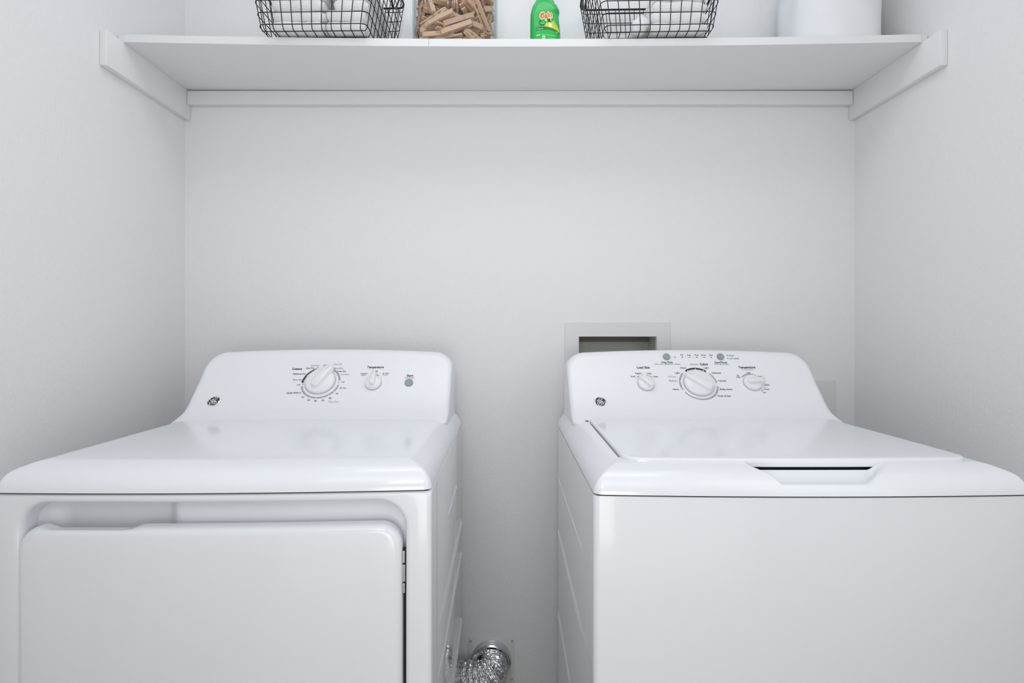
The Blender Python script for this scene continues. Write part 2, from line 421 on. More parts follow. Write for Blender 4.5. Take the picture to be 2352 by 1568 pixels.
class Machine:
    def __init__(s, name, loc, rz, off=0.0):
        s.off = off; CO[0] = off; s.root = empty(name, loc, rz); s.loc = Vector(loc); s.rz = rz
        s.inv = Matrix.Rotation(-rz, 3, 'Z')
        s.o = s.inv @ (Vector((0, 0, EYE)) - s.loc)
    def on(s): CO[0] = s.off
    def ray(s, px, py): return s.inv @ Vector(((px - CX) / FPX, 1.0, (CZ - py) / FPX))
    def on_front(s, px, py, y=0.0):
        d = s.ray(px, py); t = (y - s.o.y) / d.y; p = s.o + d * t; return p.x, p.z
    def cast(s, px, py):
        s.on()
        d = s.ray(px, py); lo, hi = 1.0, 1.6
        f = lambda t: (s.o.y + d.y * t) - YP(s.o.z + d.z * t)
        for _ in range(50):
            m_ = (lo + hi) / 2
            if f(m_) < 0: lo = m_
            else: hi = m_
        p = s.o + d * lo
        return p.x, s_of_z(p.z)
    def P(s, u, a, n=0.0):
        s.on()
        z = z_of_s(a); y = YP(z); dz = 0.001
        t = Vector((0, YP(z + dz) - YP(z - dz), 2 * dz)).normalized()
        nn = Vector((0, -t.z, t.y))
        return Vector((u, y, z)) + nn * n
    def frame(s, u, a):
        s.on()
        z = z_of_s(a); dz = 0.001
        t = Vector((0, YP(z + dz) - YP(z - dz), 2 * dz)).normalized(); nn = Vector((0, -t.z, t.y))
        m_ = Matrix.Identity(4)
        m_.col[0] = (1, 0, 0, 0); m_.col[1] = (*t, 0); m_.col[2] = (*nn, 0); m_.col[3] = (u, YP(z), z, 1)
        return m_
    def word(s, body, px, py, w, h, mt='ink', bold=0.0):
        vs, fs, wd = text_geo(body, 0.0 if 'M' in body else bold + 0.006)
        u, a = s.cast(px, py); u0, _ = s.cast(px - w / 2, py); u1, _ = s.cast(px + w / 2, py)
        _, a1 = s.cast(px, py - h / 2); _, a0 = s.cast(px, py + h / 2)
        kx = (u1 - u0) / wd; ky = (a1 - a0) / 0.70
        b2 = MB(); b2.add([s.P(u + x * kx, a + y * ky, 0.0004) for x, y in vs], fs)
        b2.build('printed_word', M[mt], s.console, smooth=False)
    def ribbon(s, pts, wdt, name, mt, n=0.0004, taper=None):
        """a flat printed line through surface points (u, a)"""
        L = []; N = len(pts)
        for i, p in enumerate(pts):
            q0 = pts[max(i - 1, 0)]; q1 = pts[min(i + 1, N - 1)]
            d = Vector((q1[0] - q0[0], q1[1] - q0[1])).normalized(); nx, ny = -d.y, d.x
            ww = wdt if taper is None else lerp(taper[0], taper[1], i / (N - 1))
            L.append([s.P(p[0] + nx * ww / 2, p[1] + ny * ww / 2, n), s.P(p[0] - nx * ww / 2, p[1] - ny * ww / 2, n)])
        b2 = MB().loft(L, close=False)
        return b2.build(name, M[mt], s.console, smooth=False)
    def arc(s, c, rpx, p0, p1, wdt, mt, ccw=True, taper=None, name='dial_arc'):
        u, a = s.cast(*c); u1, _ = s.cast(c[0] + rpx, c[1]); r = u1 - u
        q0 = s.cast(*p0); q1 = s.cast(*p1)
        t0 = math.atan2(q0[1] - a, q0[0] - u); t1 = math.atan2(q1[1] - a, q1[0] - u)
        if ccw and t1 < t0: t1 += 2 * math.pi
        if not ccw and t1 > t0: t1 -= 2 * math.pi
        n = max(6, int(abs(t1 - t0) / 0.06))
        pts = [(u + r * math.cos(lerp(t0, t1, k / n)), a + r * math.sin(lerp(t0, t1, k / n))) for k in range(n + 1)]
        return s.ribbon(pts, wdt, name, mt, taper=taper)
    def dot(s, px, py, r, mt, n=0.0007, name='indicator_dot'):
        u, a = s.cast(px, py); N = 14
        b2 = MB(); b2.add([s.P(u + r * math.cos(2 * math.pi * k / N), a + r * math.sin(2 * math.pi * k / N), n) for k in range(N)], [tuple(range(N))])
        return b2.build(name, M[mt], s.console, smooth=False)
    def knob(s, px, py, rpx, ang, ext, back, name, hfrac=0.5):
        """round knob with a raised grip bar; ang = direction of the pointer end"""
        u, a = s.cast(px, py); u1, _ = s.cast(px + rpx, py); r = u1 - u
        fr = s.frame(u, a)
        b2 = MB().revolve([(r * 1.0, 0.0005), (r * 1.0, 0.003), (r * 0.985, 0.0055), (r * 0.93, 0.0085), (r * 0.86, 0.0098), (r * 0.4, 0.0108), (0.0006, 0.011)], 64, cap0=True, cap1=True)
        k = b2.build(name, M['knob'], s.root, ang=50); k.matrix_local = fr
        h0, h1 = 0.008, 0.0105 + r * hfrac
        b2 = MB(); L = []
        for (z, xe, xb, wd) in ((h0, ext, back, 0.30), (lerp(h0, h1, .7), ext * .985, back * .93, 0.25), (h1 - 0.0008, ext * .97, back * .88, 0.225), (h1, ext * .94, back * .84, 0.19)):
            L.append([(x, y, z) for x, y in rrect(-back_(xb) * r, xe * r, -wd * 1.12 * r, wd * 1.12 * r, [wd * r * .55, wd * r * .55, wd * r * .98, wd * r * .98], 6, 8)])
        b2.loft(L, cap0=True, cap1=True)
        g = b2.build('grip', M['knob'], k, ang=45); g.rotation_euler = (0, 0, ang)
        b2 = MB().box(ext * r * .66, ext * r * .90, -0.0004, 0.0004, h1, h1 + 0.0003)
        q = b2.build('pointer_mark', M['greyink'], k, smooth=False); q.rotation_euler = (0, 0, ang)
        # round well behind the knob
        b2 = MB().revolve([(r * 1.02, 0.0), (r * 1.02, 0.0022), (r * 1.0, 0.0024), (0.001, 0.0024)], 48, cap0=False, cap1=True)
        w_ = b2.build('knob_collar', M['greyink'], k)
        return k
def back_(v): return v

def make_cap(mc, top, washer):
    hs = (top - 0.8575) / 0.0455
    side = [0, .0006, .0012, .002, .003, .0045, .0062, .008, .0104, .013, .016, .019, .0225, .026, .0295, .033, .036, .039, .042, .046, .052]
    xs = [-0.343 + d for d in side]
    x = -0.343 + .058
    if washer:
        xs = [q for q in xs if q < -0.293] + [-0.2922, -0.2906, -0.2897, -0.2865, -0.283]; x = -0.278
    while x < 0.343 - .058: xs.append(x); x += (0.0013 if -0.105 < x < -0.04 else 0.003 if -0.12 < x < 0.16 else 0.01) if washer else 0.01
    xs += [0.343 - d for d in reversed(side)]
    ts = list(side)
    if washer:
        ts = sorted(set(side + [0.0016 * k for k in range(1, 62)])); t = 0.10
    else: t = 0.058
    while t < 0.40: ts.append(t); t += 0.012
    ts = [q for q in ts if q < 0.40] + [0.405, 0.415, 0.43, 0.46, 0.50, 0.54, 0.57, 0.63 + mc.off]
    basin = spline([0, .01, .02, .032, .042, .0465, .049, .056, .066, .09, .096], [.8750, .8735, .8728, .8755, .8820, .8860, .8845, .872, .868, .870, .895])
    R = 0.014
    def H(x, t):
        ds = 0.343 - abs(x); d = min(ds, t)
        xx, tt = x, t
        if ds < R and t < R:
            q = math.hypot(R - ds, R - t)
            d = R - q
            if d < 0:
                k = R / q
                xx = math.copysign(0.343 - R + (R - ds) * k, x); tt = R - (R - t) * k; d = 0
        z = 0.8575 + profd(d) * hs + 0.0055 * min(1, max(0, t - 0.045) / 0.36) * sst(0, 0.042, d)
        if d > 0.05: z += 0.0012 * (1 - (x / 0.29) ** 2) * sst(0.05, 0.12, d)
        if washer:
            hw = lerp(0.070, 0.104, sst(0.004, 0.046, t))
            dx = x - 0.0175; e_ = hw - abs(dx); ww = 0.0045 if dx < 0 else 0.014
            m_ = sst(-ww, ww, e_)
            if t < 0.097: z = lerp(z, min(z, basin(t)), m_)
            # gap along the lid's left edge
            if 0.075 < t < 0.413 and -0.2897 - 1e-6 <= x <= -0.283 + 1e-6: z = 0.886
        return (xx, tt + bow(xx, tt), z)
    def uniq(a):
        a = sorted(a); o_ = [a[0]]
        for q in a[1:]:
            if q - o_[-1] > 0.0004: o_.append(q)
        return o_
    xs = uniq(xs); ts = uniq(ts)
    n = len(xs); V = [H(x, t) for t in ts for x in xs]
    F = [(j * n + i, j * n + i + 1, (j + 1) * n + i + 1, (j + 1) * n + i) for j in range(len(ts) - 1) for i in range(n - 1)]
    b2 = MB(); b2.add(V, F)
    # underside lip
    nt_ = len(ts)
    bl = [j * n for j in range(nt_ - 1, 0, -1)] + list(range(n)) + [j * n + n - 1 for j in range(1, nt_)]
    k = len(b2.v)
    for i in bl:
        x, y, z = V[i]; b2.v.append((x * 0.975, min(y + 0.012, 0.63 + mc.off), 0.8575))
    for i in range(len(bl) - 1): b2.f.append((bl[i], bl[i + 1], k + i + 1, k + i))
    # back closing face
    k2 = len(b2.v); b2.v += [(xs[i], 0.63 + mc.off, 0.8575) for i in range(n)]
    r0 = (nt_ - 1) * n
    for i in range(n - 1): b2.f.append((r0 + i, r0 + i + 1, k2 + i + 1, k2 + i))
    return b2.build('top_cover', M['enamel'], mc.root, ang=50)

def make_console(mc):
    hw = 0.325; rc = 0.046; re = 0.014; zb = 0.872
    def ztop(x):
        z = 1.0695 - 0.0095 * (x / hw) ** 2
        e_ = abs(x) - (hw - rc)
        if e_ > 0: z -= rc - math.sqrt(max(0, rc * rc - e_ * e_))
        return z
    xs = []
    N = 90
    for i in range(N + 1): xs.append(-hw * math.cos(math.pi * i / N) if i not in (0, N) else (-hw if i == 0 else hw))
    xs = sorted(xs)
    out = [(x, ztop(x)) for x in xs]; side = [(s_ * hw, z) for s_ in (-1, 1) for z in (0.9, 0.93, 0.96, 0.99, ztop(hw))]
    # dense outline for distances
    OL = [(-hw, 0.86 + 0.002 * k) for k in range(int((ztop(-hw) - 0.86) / 0.002))] + [(lerp(-hw, hw, k / 1200), ztop(lerp(-hw, hw, k / 1200))) for k in range(1201)] + [(hw, 0.86 + 0.002 * k) for k in range(int((ztop(hw) - 0.86) / 0.002))]
    def dist(x, z):
        if abs(x) < hw - 0.06 and z < 1.03: return 1
        dd = hw - abs(x)
        best = dd
        x0 = max(-hw, x - 0.03); x1 = min(hw, x + 0.03)
        for k in range(61):
            xx = lerp(x0, x1, k / 60); best = min(best, math.hypot(xx - x, ztop(xx) - z))
        return best
    K = 56; b2 = MB(); V = []
    for x in xs:
        zt = ztop(x)
        for k in range(K + 1):
            g = k / K; g = 0.55 * g + 0.45 * (3 * g * g - 2 * g ** 3) if True else g
            if k == 0: g = 0
            if k == K: g = 1
            z = zb + (zt - zb) * g
            d = dist(x, z); e_ = 0; rz_ = lerp(0.030, re, sst(0.880, 0.965, z))
            if d < rz_: e_ = rz_ - math.sqrt(max(0, rz_ * rz_ - (rz_ - d) ** 2))
            V.append((x, YP(max(z, 0.8992)) + e_, z))
    F = [(i * (K + 1) + k, (i + 1) * (K + 1) + k, (i + 1) * (K + 1) + k + 1, i * (K + 1) + k + 1) for i in range(len(xs) - 1) for k in range(K)]
    b2.add(V, F)
    nx = len(xs)
    loop = [k for k in range(K + 1)] + [i * (K + 1) + K for i in range(1, nx)] + [(nx - 1) * (K + 1) + k for k in range(K - 1, -1, -1)]
    k0 = len(b2.v)
    for i in loop: b2.v.append((V[i][0], 0.628 + mc.off, V[i][2] - 0.004 * sst(0.93, 1.04, V[i][2])))
    for i in range(len(loop) - 1): b2.f.append((loop[i], loop[i + 1], k0 + i + 1, k0 + i))
    b2.f.append(tuple(range(k0, k0 + len(loop))))
    mc.console = b2.build('control_console', M['plastic'], mc.root, ang=40)
    return mc.console

def rib(mc, sx, z, y0, y1, w0, w1, h=0.0022, name='side_rib'):
    L = []; xf = sx * 0.343; N = 16
    for k in range(N + 1):
        t = k / N; y = lerp(y0, y1, t); ww = lerp(w0, w1, t) / 2 * math.sqrt(max(0.02, min(1, k / 1.5))); hh = h * min(1, k / 2 + 0.05)
        L.append([(xf - sx * 0.0005, y, z - ww), (xf + sx * hh, y, z - ww * .8), (xf + sx * hh, y, z - ww * .6), (xf + sx * hh * .5, y, z + ww * .3), (xf - sx * 0.0005, y, z + ww)])
    return MB().loft(L, cap0=True, cap1=True).build(name, M['sidepaint'], mc.root, ang=30)

def feet(mc):
    MB().loft([[(x, bow(x, 0) + 0.0075 if y < 0.1 else y, z) for x, y in rrect(-0.337, 0.337, 0.01, 0.60, 0.01, 24, 4)] for z in (0.8535, 0.8576)], cap0=True, cap1=True).build('seam_shade', M['dark'], mc.root, smooth=False)  # black slab that paints the shade in the seam under the top cover
    for x in (-0.30, 0.30):
        for y in (0.06, 0.56):
            MB().revolve([(0.016, -mc.loc.z), (0.018, 0.003), (0.018, 0.01), (0.008, 0.012), (0.008, 0.025)], 20, (x, y, 0)).build('leveling_foot', M['dark'], mc.root)

def badge(mc, px, py):
    u, a = mc.cast(px, py)
    r = 0.0150
    fr = mc.frame(u, a)
    k = MB().revolve([(r, 0.0), (r, 0.0012), (r * 0.93, 0.0016), (r * 0.90, 0.0012), (0.0005, 0.0012)], 40, cap0=False).build('badge', M['chrome'], mc.console); k.matrix_local = fr
    d = MB().revolve([(r * 0.91, 0.0012), (r * 0.91, 0.0015), (0.0005, 0.0015)], 40, cap0=False).build('badge_face', M['ink'], mc.console); d.matrix_local = fr
    # monogram strokes, read in the tilted view and laid flat on the badge
    cu, ca = BADGE_REF
    strokes = [[(910, 575), (930, 620), (980, 645), (1030, 632), (1000, 590), (1035, 525), (1090, 560), (1112, 630), (1098, 700), (1090, 780), (1060, 830), (1010, 848), (955, 815), (950, 755), (1000, 715), (1060, 695), (1110, 668)],
               [(1290, 545), (1235, 525), (1188, 560), (1190, 625), (1240, 655), (1310, 665), (1210, 675), (1155, 715), (1165, 780), (1220, 835), (1290, 852), (1360, 820), (1380, 760), (1340, 710), (1280, 700), (1235, 735), (1262, 772), (1300, 760)],
               [(850, 515), (795, 580), (785, 650), (850, 725)], [(1060, 465), (1120, 435), (1200, 430), (1310, 465)],
               [(1400, 665), (1465, 670), (1500, 740), (1470, 830), (1430, 875)], [(1215, 895), (1150, 935), (1060, 925), (980, 895)]]
    b2 = MB()
    for st in strokes:
        P_ = [washer.cast(1340 + x / 29.4, 900 + y / 29.4) for x, y in st]
        P_ = [(p[0] - cu, p[1] - ca) for p in P_]
        # smooth
        Q = []
        for i in range(len(P_) - 1):
            p0 = P_[max(i - 1, 0)]; p1 = P_[i]; p2 = P_[i + 1]; p3 = P_[min(i + 2, len(P_) - 1)]
            for t in (0, .33, .66):
                Q.append(tuple(0.5 * (2 * p1[c] + (p2[c] - p0[c]) * t + (2 * p0[c] - 5 * p1[c] + 4 * p2[c] - p3[c]) * t * t + (3 * p1[c] - p0[c] - 3 * p2[c] + p3[c]) * t ** 3) for c in (0, 1)))
        Q.append(P_[-1]); L = []
        for i, p in enumerate(Q):
            d_ = Vector((Q[min(i + 1, len(Q) - 1)][0] - Q[max(i - 1, 0)][0], Q[min(i + 1, len(Q) - 1)][1] - Q[max(i - 1, 0)][1]))
            if d_.length < 1e-9: d_ = Vector((1, 0))
            d_.normalize(); wv = 0.00072
            L.append([(p[0] - d_.y * wv, p[1] + d_.x * wv, 0.0018), (p[0] + d_.y * wv, p[1] - d_.x * wv, 0.0018)])
        b2.loft(L, close=False)
    e_ = b2.build('monogram', M['whiteink'], mc.console, smooth=False); e_.matrix_local = fr

# ---- washer
washer = Machine('washing_machine', (0.4705, 0.78, 0), 0.0)
tag(washer.root, 'white top-load washing machine with lid, on the right under the shelf', 'washing machine')
b_ = MB(); L = []
for z in (0.025, 0.8545):
    L.append([(x, y + (bow(x, 0) if y < 0.02 else 0), z) for x, y in rrect(-0.343, 0.343, 0.003, 0.63, [0.010, 0.004, 0.004, 0.010], 24, 6)])
b_.loft(L, cap0=True, cap1=True)
# rrect corner order: front right, back right, back left, front left
b_.build('cabinet', M['enamel'], washer.root, ang=30)
feet(washer)
make_cap(washer, 0.8985, True)
make_console(washer)
b_ = MB(); L = []
lx0, lx1, ly0, ly1 = -0.287, 0.290, 0.0475, 0.417
def lidloop(i_, z, crown=0.0):
    out_ = []
    for x, y in rrect(lx0 + i_, lx1 - i_, ly0 + i_, ly1 - i_, [max(.004, .030 - i_), max(.003, .006 - i_), max(.003, .006 - i_), max(.004, .034 - i_)], 30, 10):
        out_.append((x, y + bow(x, y), z - 0.0040 + 0.0048 * (y - ly0) / (ly1 - ly0)))
    return out_
for i_, z in ((0.004, .8935), (0.0006, .8945), (0.0, .8960), (0.0, .9048), (0.0006, .9064), (0.0018, .9076), (0.004, .9082), (0.008, .9084)): L.append(lidloop(i_, z))
ctr = ((lx0 + lx1) / 2, (ly0 + ly1) / 2)
for k in range(1, 10):
    f_ = 1 - k / 10
    base = lidloop(0.008, .9084)
    L.append([(ctr[0] + (x - ctr[0]) * f_, ctr[1] + (y - ctr[1]) * f_, .9044 + 0.0048 * ((ctr[1] + (y - ctr[1]) * f_) - ly0) / (ly1 - ly0) + 0.0012 * (1 - f_ * f_)) for x, y, z in [(q0, q1, q2) for q0, q1, q2 in base]])
b_.loft(L, cap0=True, cap1=True).build('lid', M['enamel'], washer.root, ang=50)
MB().box(-0.086, 0.121, 0.050, 0.062, 0.873, 0.8920).build('lid_gap_shade', M['dark'], washer.root, smooth=False)  # black strip painting the shade in the gap under the lid lip
MB().box(-0.2965, -0.2890, 0.4125, 0.4180, 0.9005, 0.9048).build('hinge_socket', M['dark'], washer.root)
rib(washer, -1, EYE - 0.385, 0.10, 0.60, 0.006, 0.006, 0.0015)
rib(washer, -1, EYE - 0.53, 0.085, 0.60, 0.016, 0.012, 0.0035)
rib(washer, -1, EYE - 0.755, 0.10, 0.60, 0.016, 0.012, 0.0035)
for k in (1,): rib(washer, 1, EYE - 0.53, 0.085, 0.60, 0.016, 0.012, 0.0035)

# ---- dryer
dryer = Machine('clothes_dryer', (-0.4725, 0.7907, 0.002), math.radians(1.4), -0.022)
tag(dryer.root, 'white front-load clothes dryer with recessed door, on the left under the shelf', 'clothes dryer')
make_cap(dryer, 0.9000, False)
make_console(dryer)
feet(dryer)
b_ = MB().box(-0.343, 0.343, 0.0485, 0.608, 0.025, 0.8545)
b_.build('cabinet', M['sidepaint'], dryer.root, bevel=0.0022, seg=3)
ox0, oz1 = dryer.on_front(44, 1157); ox1, _ = dryer.on_front(930, 1157)
oz0 = 0.20
def bowed(L): return [(x, y + bow(x, 0) * (1 if y < 0.046 else 0), z) for x, y, z in L]
b_ = MB(); L = []
for i_, y, r in ((0, 0.047, 0.006), (0, 0.0100, 0.006), (0.0012, 0.0055, 0.008), (0.004, 0.0028, 0.010), (0.008, 0.002, 0.012)):
    L.append([(x, y, z) for x, z in rrect(-0.343 + i_, 0.343 - i_, 0.025 + i_, 0.8545 - i_ * 0.6, r)])
rO = 0.043
for o_, y in ((0.009, 0.002), (0.006, 0.0026), (0.003, 0.0045), (0.0008, 0.0085), (0.0, 0.014), (-0.001, 0.030), (-0.001, 0.044)):
    L.append([(x, y, z) for x, z in rrect(ox0 - o_, ox1 + o_, oz0 - o_, oz1 + o_, rO + o_)])
b_.loft([bowed(q) for q in L]).build('front_panel', M['enamel'], dryer.root, ang=45)
# sunk back of the door recess, with the deeper hand pocket at the left
pk0, _ = dryer.on_front(100, 1180); pk1, _ = dryer.on_front(372, 1180)
def dep(x, z):
    m_ = sst(pk0 - 0.012, pk0 + 0.012, x) * (1 - sst(pk1 - 0.012, pk1 + 0.014, x)) * sst(oz1 - 0.10, oz1 - 0.07, z)
    return 0.033 + 0.011 * m_
NX, NZ = 120, 60
b_ = MB(); V = [(lerp(ox0 - 0.003, ox1 + 0.003, i / NX), 0, lerp(oz0 - 0.002, oz1 + 0.003, 1 - (1 - j / NZ) ** 2)) for j in range(NZ + 1) for i in range(NX + 1)]
V = [(x, dep(x, z) + bow(x, 0), z) for x, _, z in V]
b_.add(V, [(j * (NX + 1) + i, j * (NX + 1) + i + 1, (j + 1) * (NX + 1) + i + 1, (j + 1) * (NX + 1) + i) for j in range(NZ) for i in range(NX)])
b_.build('door_recess', M['enamel'], dryer.root, ang=60)
dx0, dz1 = dryer.on_front(50, 1206, 0.008); dx1, _ = dryer.on_front(922.5, 1206, 0.0)
dz0 = 0.225
nk0, _ = dryer.on_front(106, 1206); nk1, _ = dryer.on_front(306, 1206)
b_ = MB(); L = []
def doorloop(i_, y, r, notch=1.0):
    o_ = []
    for x, z in rrect(dx0 + i_, dx1 - i_, dz0 + i_, dz1 - i_, r, 60, 12):
        if z > dz1 - 0.02 and notch:
            z -= 0.0065 * notch * sst(nk0 - 0.004, nk0 + 0.004, x) * (1 - sst(nk1 - 0.010, nk1 + 0.012, x))
        o_.append((x, y + bow(x, 0), z))
    return o_
for i_, y, r, n_ in ((0.010, 0.021, 0.03, 1), (0.0, 0.0205, 0.036, 1), (0.0, 0.0105, 0.036, 1), (0.0005, 0.0085, 0.036, .8), (0.0022, 0.0045, 0.035, .25), (0.0052, 0.0012, 0.033, 0), (0.0090, -0.0008, 0.030, 0), (0.0130, -0.0014, 0.027, 0)):
    L.append(doorloop(i_, y, r, n_))
last = doorloop(0.0130, -0.0014, 0.027, 0); cx_, cz_ = (dx0 + dx1) / 2, (dz0 + dz1) / 2
for k in range(1, 9):
    f_ = 1 - k / 9
    q = [(cx_ + (x - cx_) * f_, 0, cz_ + (z - cz_) * f_) for x, y, z in last]
    L.append([(x, -0.0014 + bow(x, 0), z) for x, y, z in q])
b_.loft(L, cap0=True, cap1=True).build('door', M['enamel'], dryer.root, ang=50)
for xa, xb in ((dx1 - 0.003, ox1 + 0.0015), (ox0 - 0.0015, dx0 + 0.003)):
    MB().box(xa, xb, 0.017, 0.030, dz0, dz1 - 0.055).build('door_gap_shade', M['dark'], dryer.root, smooth=False)  # black strips painting the shade in the gaps beside the door
# chrome hinges in the gap at the right of the door
hx, hz = dryer.on_front(926.8, 1314, 0.004)
for zc in (hz, 0.33):
    b_ = MB().box(hx - 0.0036, hx + 0.0036, 0.009, 0.016, zc - 0.036, zc + 0.036)
    h = b_.build('hinge', M['dark'], dryer.root, bevel=0.0006)
    b_ = MB()
    for (za, zb2, r) in ((-0.034, -0.018, 0.0021), (-0.016, 0.012, 0.0026), (0.014, 0.034, 0.0021)):
        b_.revolve([(r * .6, za), (r, za + 0.001), (r, zb2 - 0.001), (r * .6, zb2)], 14, (hx, 0.006, zc))
    b_.build('hinge_barrel', M['chrome'], h)
rib(dryer, 1, EYE - 0.51, 0.075, 0.60, 0.026, 0.014, 0.0045)
rib(dryer, 1, EYE - 0.60, 0.075, 0.60, 0.010, 0.010, 0.0035)
rib(dryer, 1, EYE - 0.785, 0.075, 0.60, 0.022, 0.014, 0.0045)
rib(dryer, 1, EYE - 0.372, 0.24, 0.46, 0.003, 0.003, 0.0016, 'side_crease')

# ------------------------------------------------------------------ dryer controls
D = dryer
DC = (737, 878.5)
D.arc(DC, 42.2, (696.5, 878.7), (727.6, 848.5), .005, 'ink', ccw=False, taper=(.0062, .0026), name='dial_arc')
D.arc(DC, 42, (749.7, 846), (778.6, 874.0), .0046, 'greyink', ccw=False)
D.arc(DC, 42.2, (695.3, 886.3), (778.0, 884), .0046, 'greyink', ccw=True)
D.knob(736.0, 876.6, 34, math.radians(62), 1.18, 0.66, 'timer_knob', 0.24)
for (x, y) in ((690, 635), (787, 492), (990, 345), (1465, 380), (1563, 465), (1585, 805), (1497, 930), (1352, 1028), (1190, 1095), (1018, 1108), (855, 1085), (742, 1010), (670, 905)):
    D.dot(640 + x / 11.76, 820 + y / 11.76, 0.0014, 'whiteink')
for (x, y) in ((657, 732), (1625, 688), (1060, 285)):
    D.dot(640 + x / 11.76, 820 + y / 11.76, 0.0013, 'ink')
for a in [('Cottons', 682.5, 846.8, 23, 4.6, 'ink', .03), ('Less Dry', 712.7, 845, 19.5, 3.6, 'ink', .012), ('Cool Down', 723.8, 839.2, 19.5, 2.8, 'ink2', 0),
          ('Off', 745.6, 838.9, 7, 3.4, 'ink2', 0), ('Casuals', 776, 835.7, 21, 4, 'paleink', .01), ('More Dry', 777.5, 845.5, 21, 3.6, 'ink', .012),
          ('Less Dry', 785.8, 852.4, 19.5, 3.6, 'ink', .012), ('Cool Down', 792.4, 859.6, 19.5, 2.8, 'ink2', 0), ('Off', 787.8, 877.2, 6.8, 3.4, 'ink2', 0),
          ('80 Min.', 788.4, 891, 16, 3.6, 'ink', .012), ('70', 774, 903.8, 5.8, 3.4, 'ink', 0), ('60', 758.4, 914, 6.4, 3.4, 'ink', .01), ('50', 741.8, 919.1, 6, 3.4, 'ink', .01),
          ('40', 724.4, 920.4, 6.4, 3.4, 'ink', .01), ('30', 709.3, 918.6, 6, 3.4, 'ink', .01), ('20', 695.5, 911.8, 6.4, 3.4, 'ink', 0), ('Quick Fluff 10', 674.9, 902, 32, 3.8, 'ink', .01),
          ('Off', 686, 883.4, 7.2, 3.4, 'ink2', 0), ('More Dry', 683.4, 871.9, 21, 3.6, 'ink', .01), ('Optimum Dry', 688, 858.3, 31, 3.8, 'ink', .01), ('Time Dry', 765.9, 922.5, 25.5, 4, 'paleink', .01),
          ('Temperature', 862.5, 842.9, 38, 5.0, 'ink', .025), ('Casuals', 861.3, 851.8, 14.4, 3, 'ink', .01), ('Low', 864.5, 855.6, 5, 2.4, 'ink2', 0), ('Cottons', 836, 857.4, 15, 3, 'ink', .01),
          ('Regular', 835.4, 861.2, 11, 2.4, 'ink2', 0), ('Air Fluff', 885.4, 857.4, 14.8, 3, 'ink', .01), ('No Heat', 885, 861, 11.5, 2.4, 'ink2', 0),
          ('Start', 941.9, 862.2, 15.2, 4.8, 'ink', .025), ('Push to Start', 941, 867.2, 23.5, 2.6, 'ink2', 0)]:
    D.word(*a)
def well(mc, px, py, rpx):
    u, a = mc.cast(px, py); u1, _ = mc.cast(px + rpx, py); r = u1 - u
    k = MB().revolve([(r, 0.0), (r * 0.97, 0.0007), (r * 0.8, 0.0009), (r * 0.6, 0.0004), (0.001, 0.0004)], 48, cap0=False).build('dial_base', M['plastic'], mc.console, ang=60)
    k.matrix_local = mc.frame(u, a)
def button(mc, px, py, rpx, mt):
    u, a = mc.cast(px, py); u1, _ = mc.cast(px + rpx, py); r = u1 - u
    k = MB().revolve([(r, 0.0), (r, 0.0035), (r * 0.94, 0.0045), (r * 0.5, 0.0046), (0.0005, 0.0043)], 32, cap0=False).build('push_button', M[mt], mc.root, ang=50)
    k.matrix_local = mc.frame(u, a)
well(D, 857.5, 880.5, 27)
D.knob(857.8, 880.3, 18.5, math.radians(92), 1.42, 0.62, 'temperature_knob', 0.45)
D.arc((857.5, 880.5), 23.5, (861, 855.5), (871.5, 861.5), .003, 'greyink', ccw=False)
button(D, 939.5, 879, 9.6, 'button')

# ------------------------------------------------------------------ washer controls
W = washer
W.arc((1604.7, 881.7), 42.2, (1575.2, 853), (1620.8, 853.9), .0052, 'ink', ccw=False)
W.arc((1604.7, 881.7), 42.2, (1569.4, 858), (1567.8, 895), .0044, 'greyink', ccw=True)
W.arc((1604.7, 881.7), 42.2, (1627.5, 858.5), (1645.5, 879), .0034, 'greyink', ccw=False, taper=(.0028, .0042))
W.arc((1604.7, 881.7), 42.2, (1572.7, 901), (1647, 887), .0044, 'greyink', ccw=True, taper=(.0028, .0052))
W.knob(1605.0, 881, 34.2, math.radians(140), 0.98, 0.95, 'cycle_knob', 0.22)
for (x, y) in ((480, 617), (687, 575), (910, 618), (333, 740), (268, 910), (312, 1095), (1108, 740), (1240, 912), (1292, 1098), (1238, 1262)):
    W.dot(1540 + x / 12.06, 800 + y / 12.06, 0.0014, 'whiteink')
well(W, 1483.9, 881.5, 27)
W.knob(1483.7, 881, 19.6, math.radians(132), 1.05, 0.98, 'load_size_knob', 0.36)
W.arc((1483.9, 881.5), 24.5, (1463.6, 867.5), (1472.8, 860.8), .003, 'greyink', ccw=False, taper=(.0042, .001))
W.arc((1483.9, 881.5), 24.5, (1484.4, 860.4), (1499.5, 868), .003, 'greyink', ccw=False, taper=(.001, .0042))
well(W, 1727.9, 880.5, 27)
W.knob(1727.9, 880, 20.6, math.radians(6), 1.25, 0.72, 'temperature_knob', 0.36)
W.arc((1728, 880.5), 25.5, (1704.3, 867), (1737, 864.5), .003, 'greyink', ccw=False, taper=(.0036, .0028))
W.arc((1728, 880.5), 25.0, (1752.6, 881.7), (1750.5, 898.7), .0034, 'greyink', ccw=False)
button(W, 1530.6, 819.6, 8.1, 'button'); button(W, 1654.2, 819.6, 8.1, 'button2')
for x in (1550.3, 1567, 1583.7, 1600.4, 1617.1, 1633.7): W.dot(x, 820.5, 0.0015, 'ink')
W.dot(1670.4, 816.2, 0.0014, 'ink'); W.dot(1671.6, 823, 0.0014, 'ink')
W.ribbon([W.cast(1540, 820.5), W.cast(1547, 820.5)], 0.0004, 'printed_line', 'greyink')
W.ribbon([W.cast(1569, 820.5), W.cast(1631, 820.5)], 0.0003, 'printed_line', 'paleink')
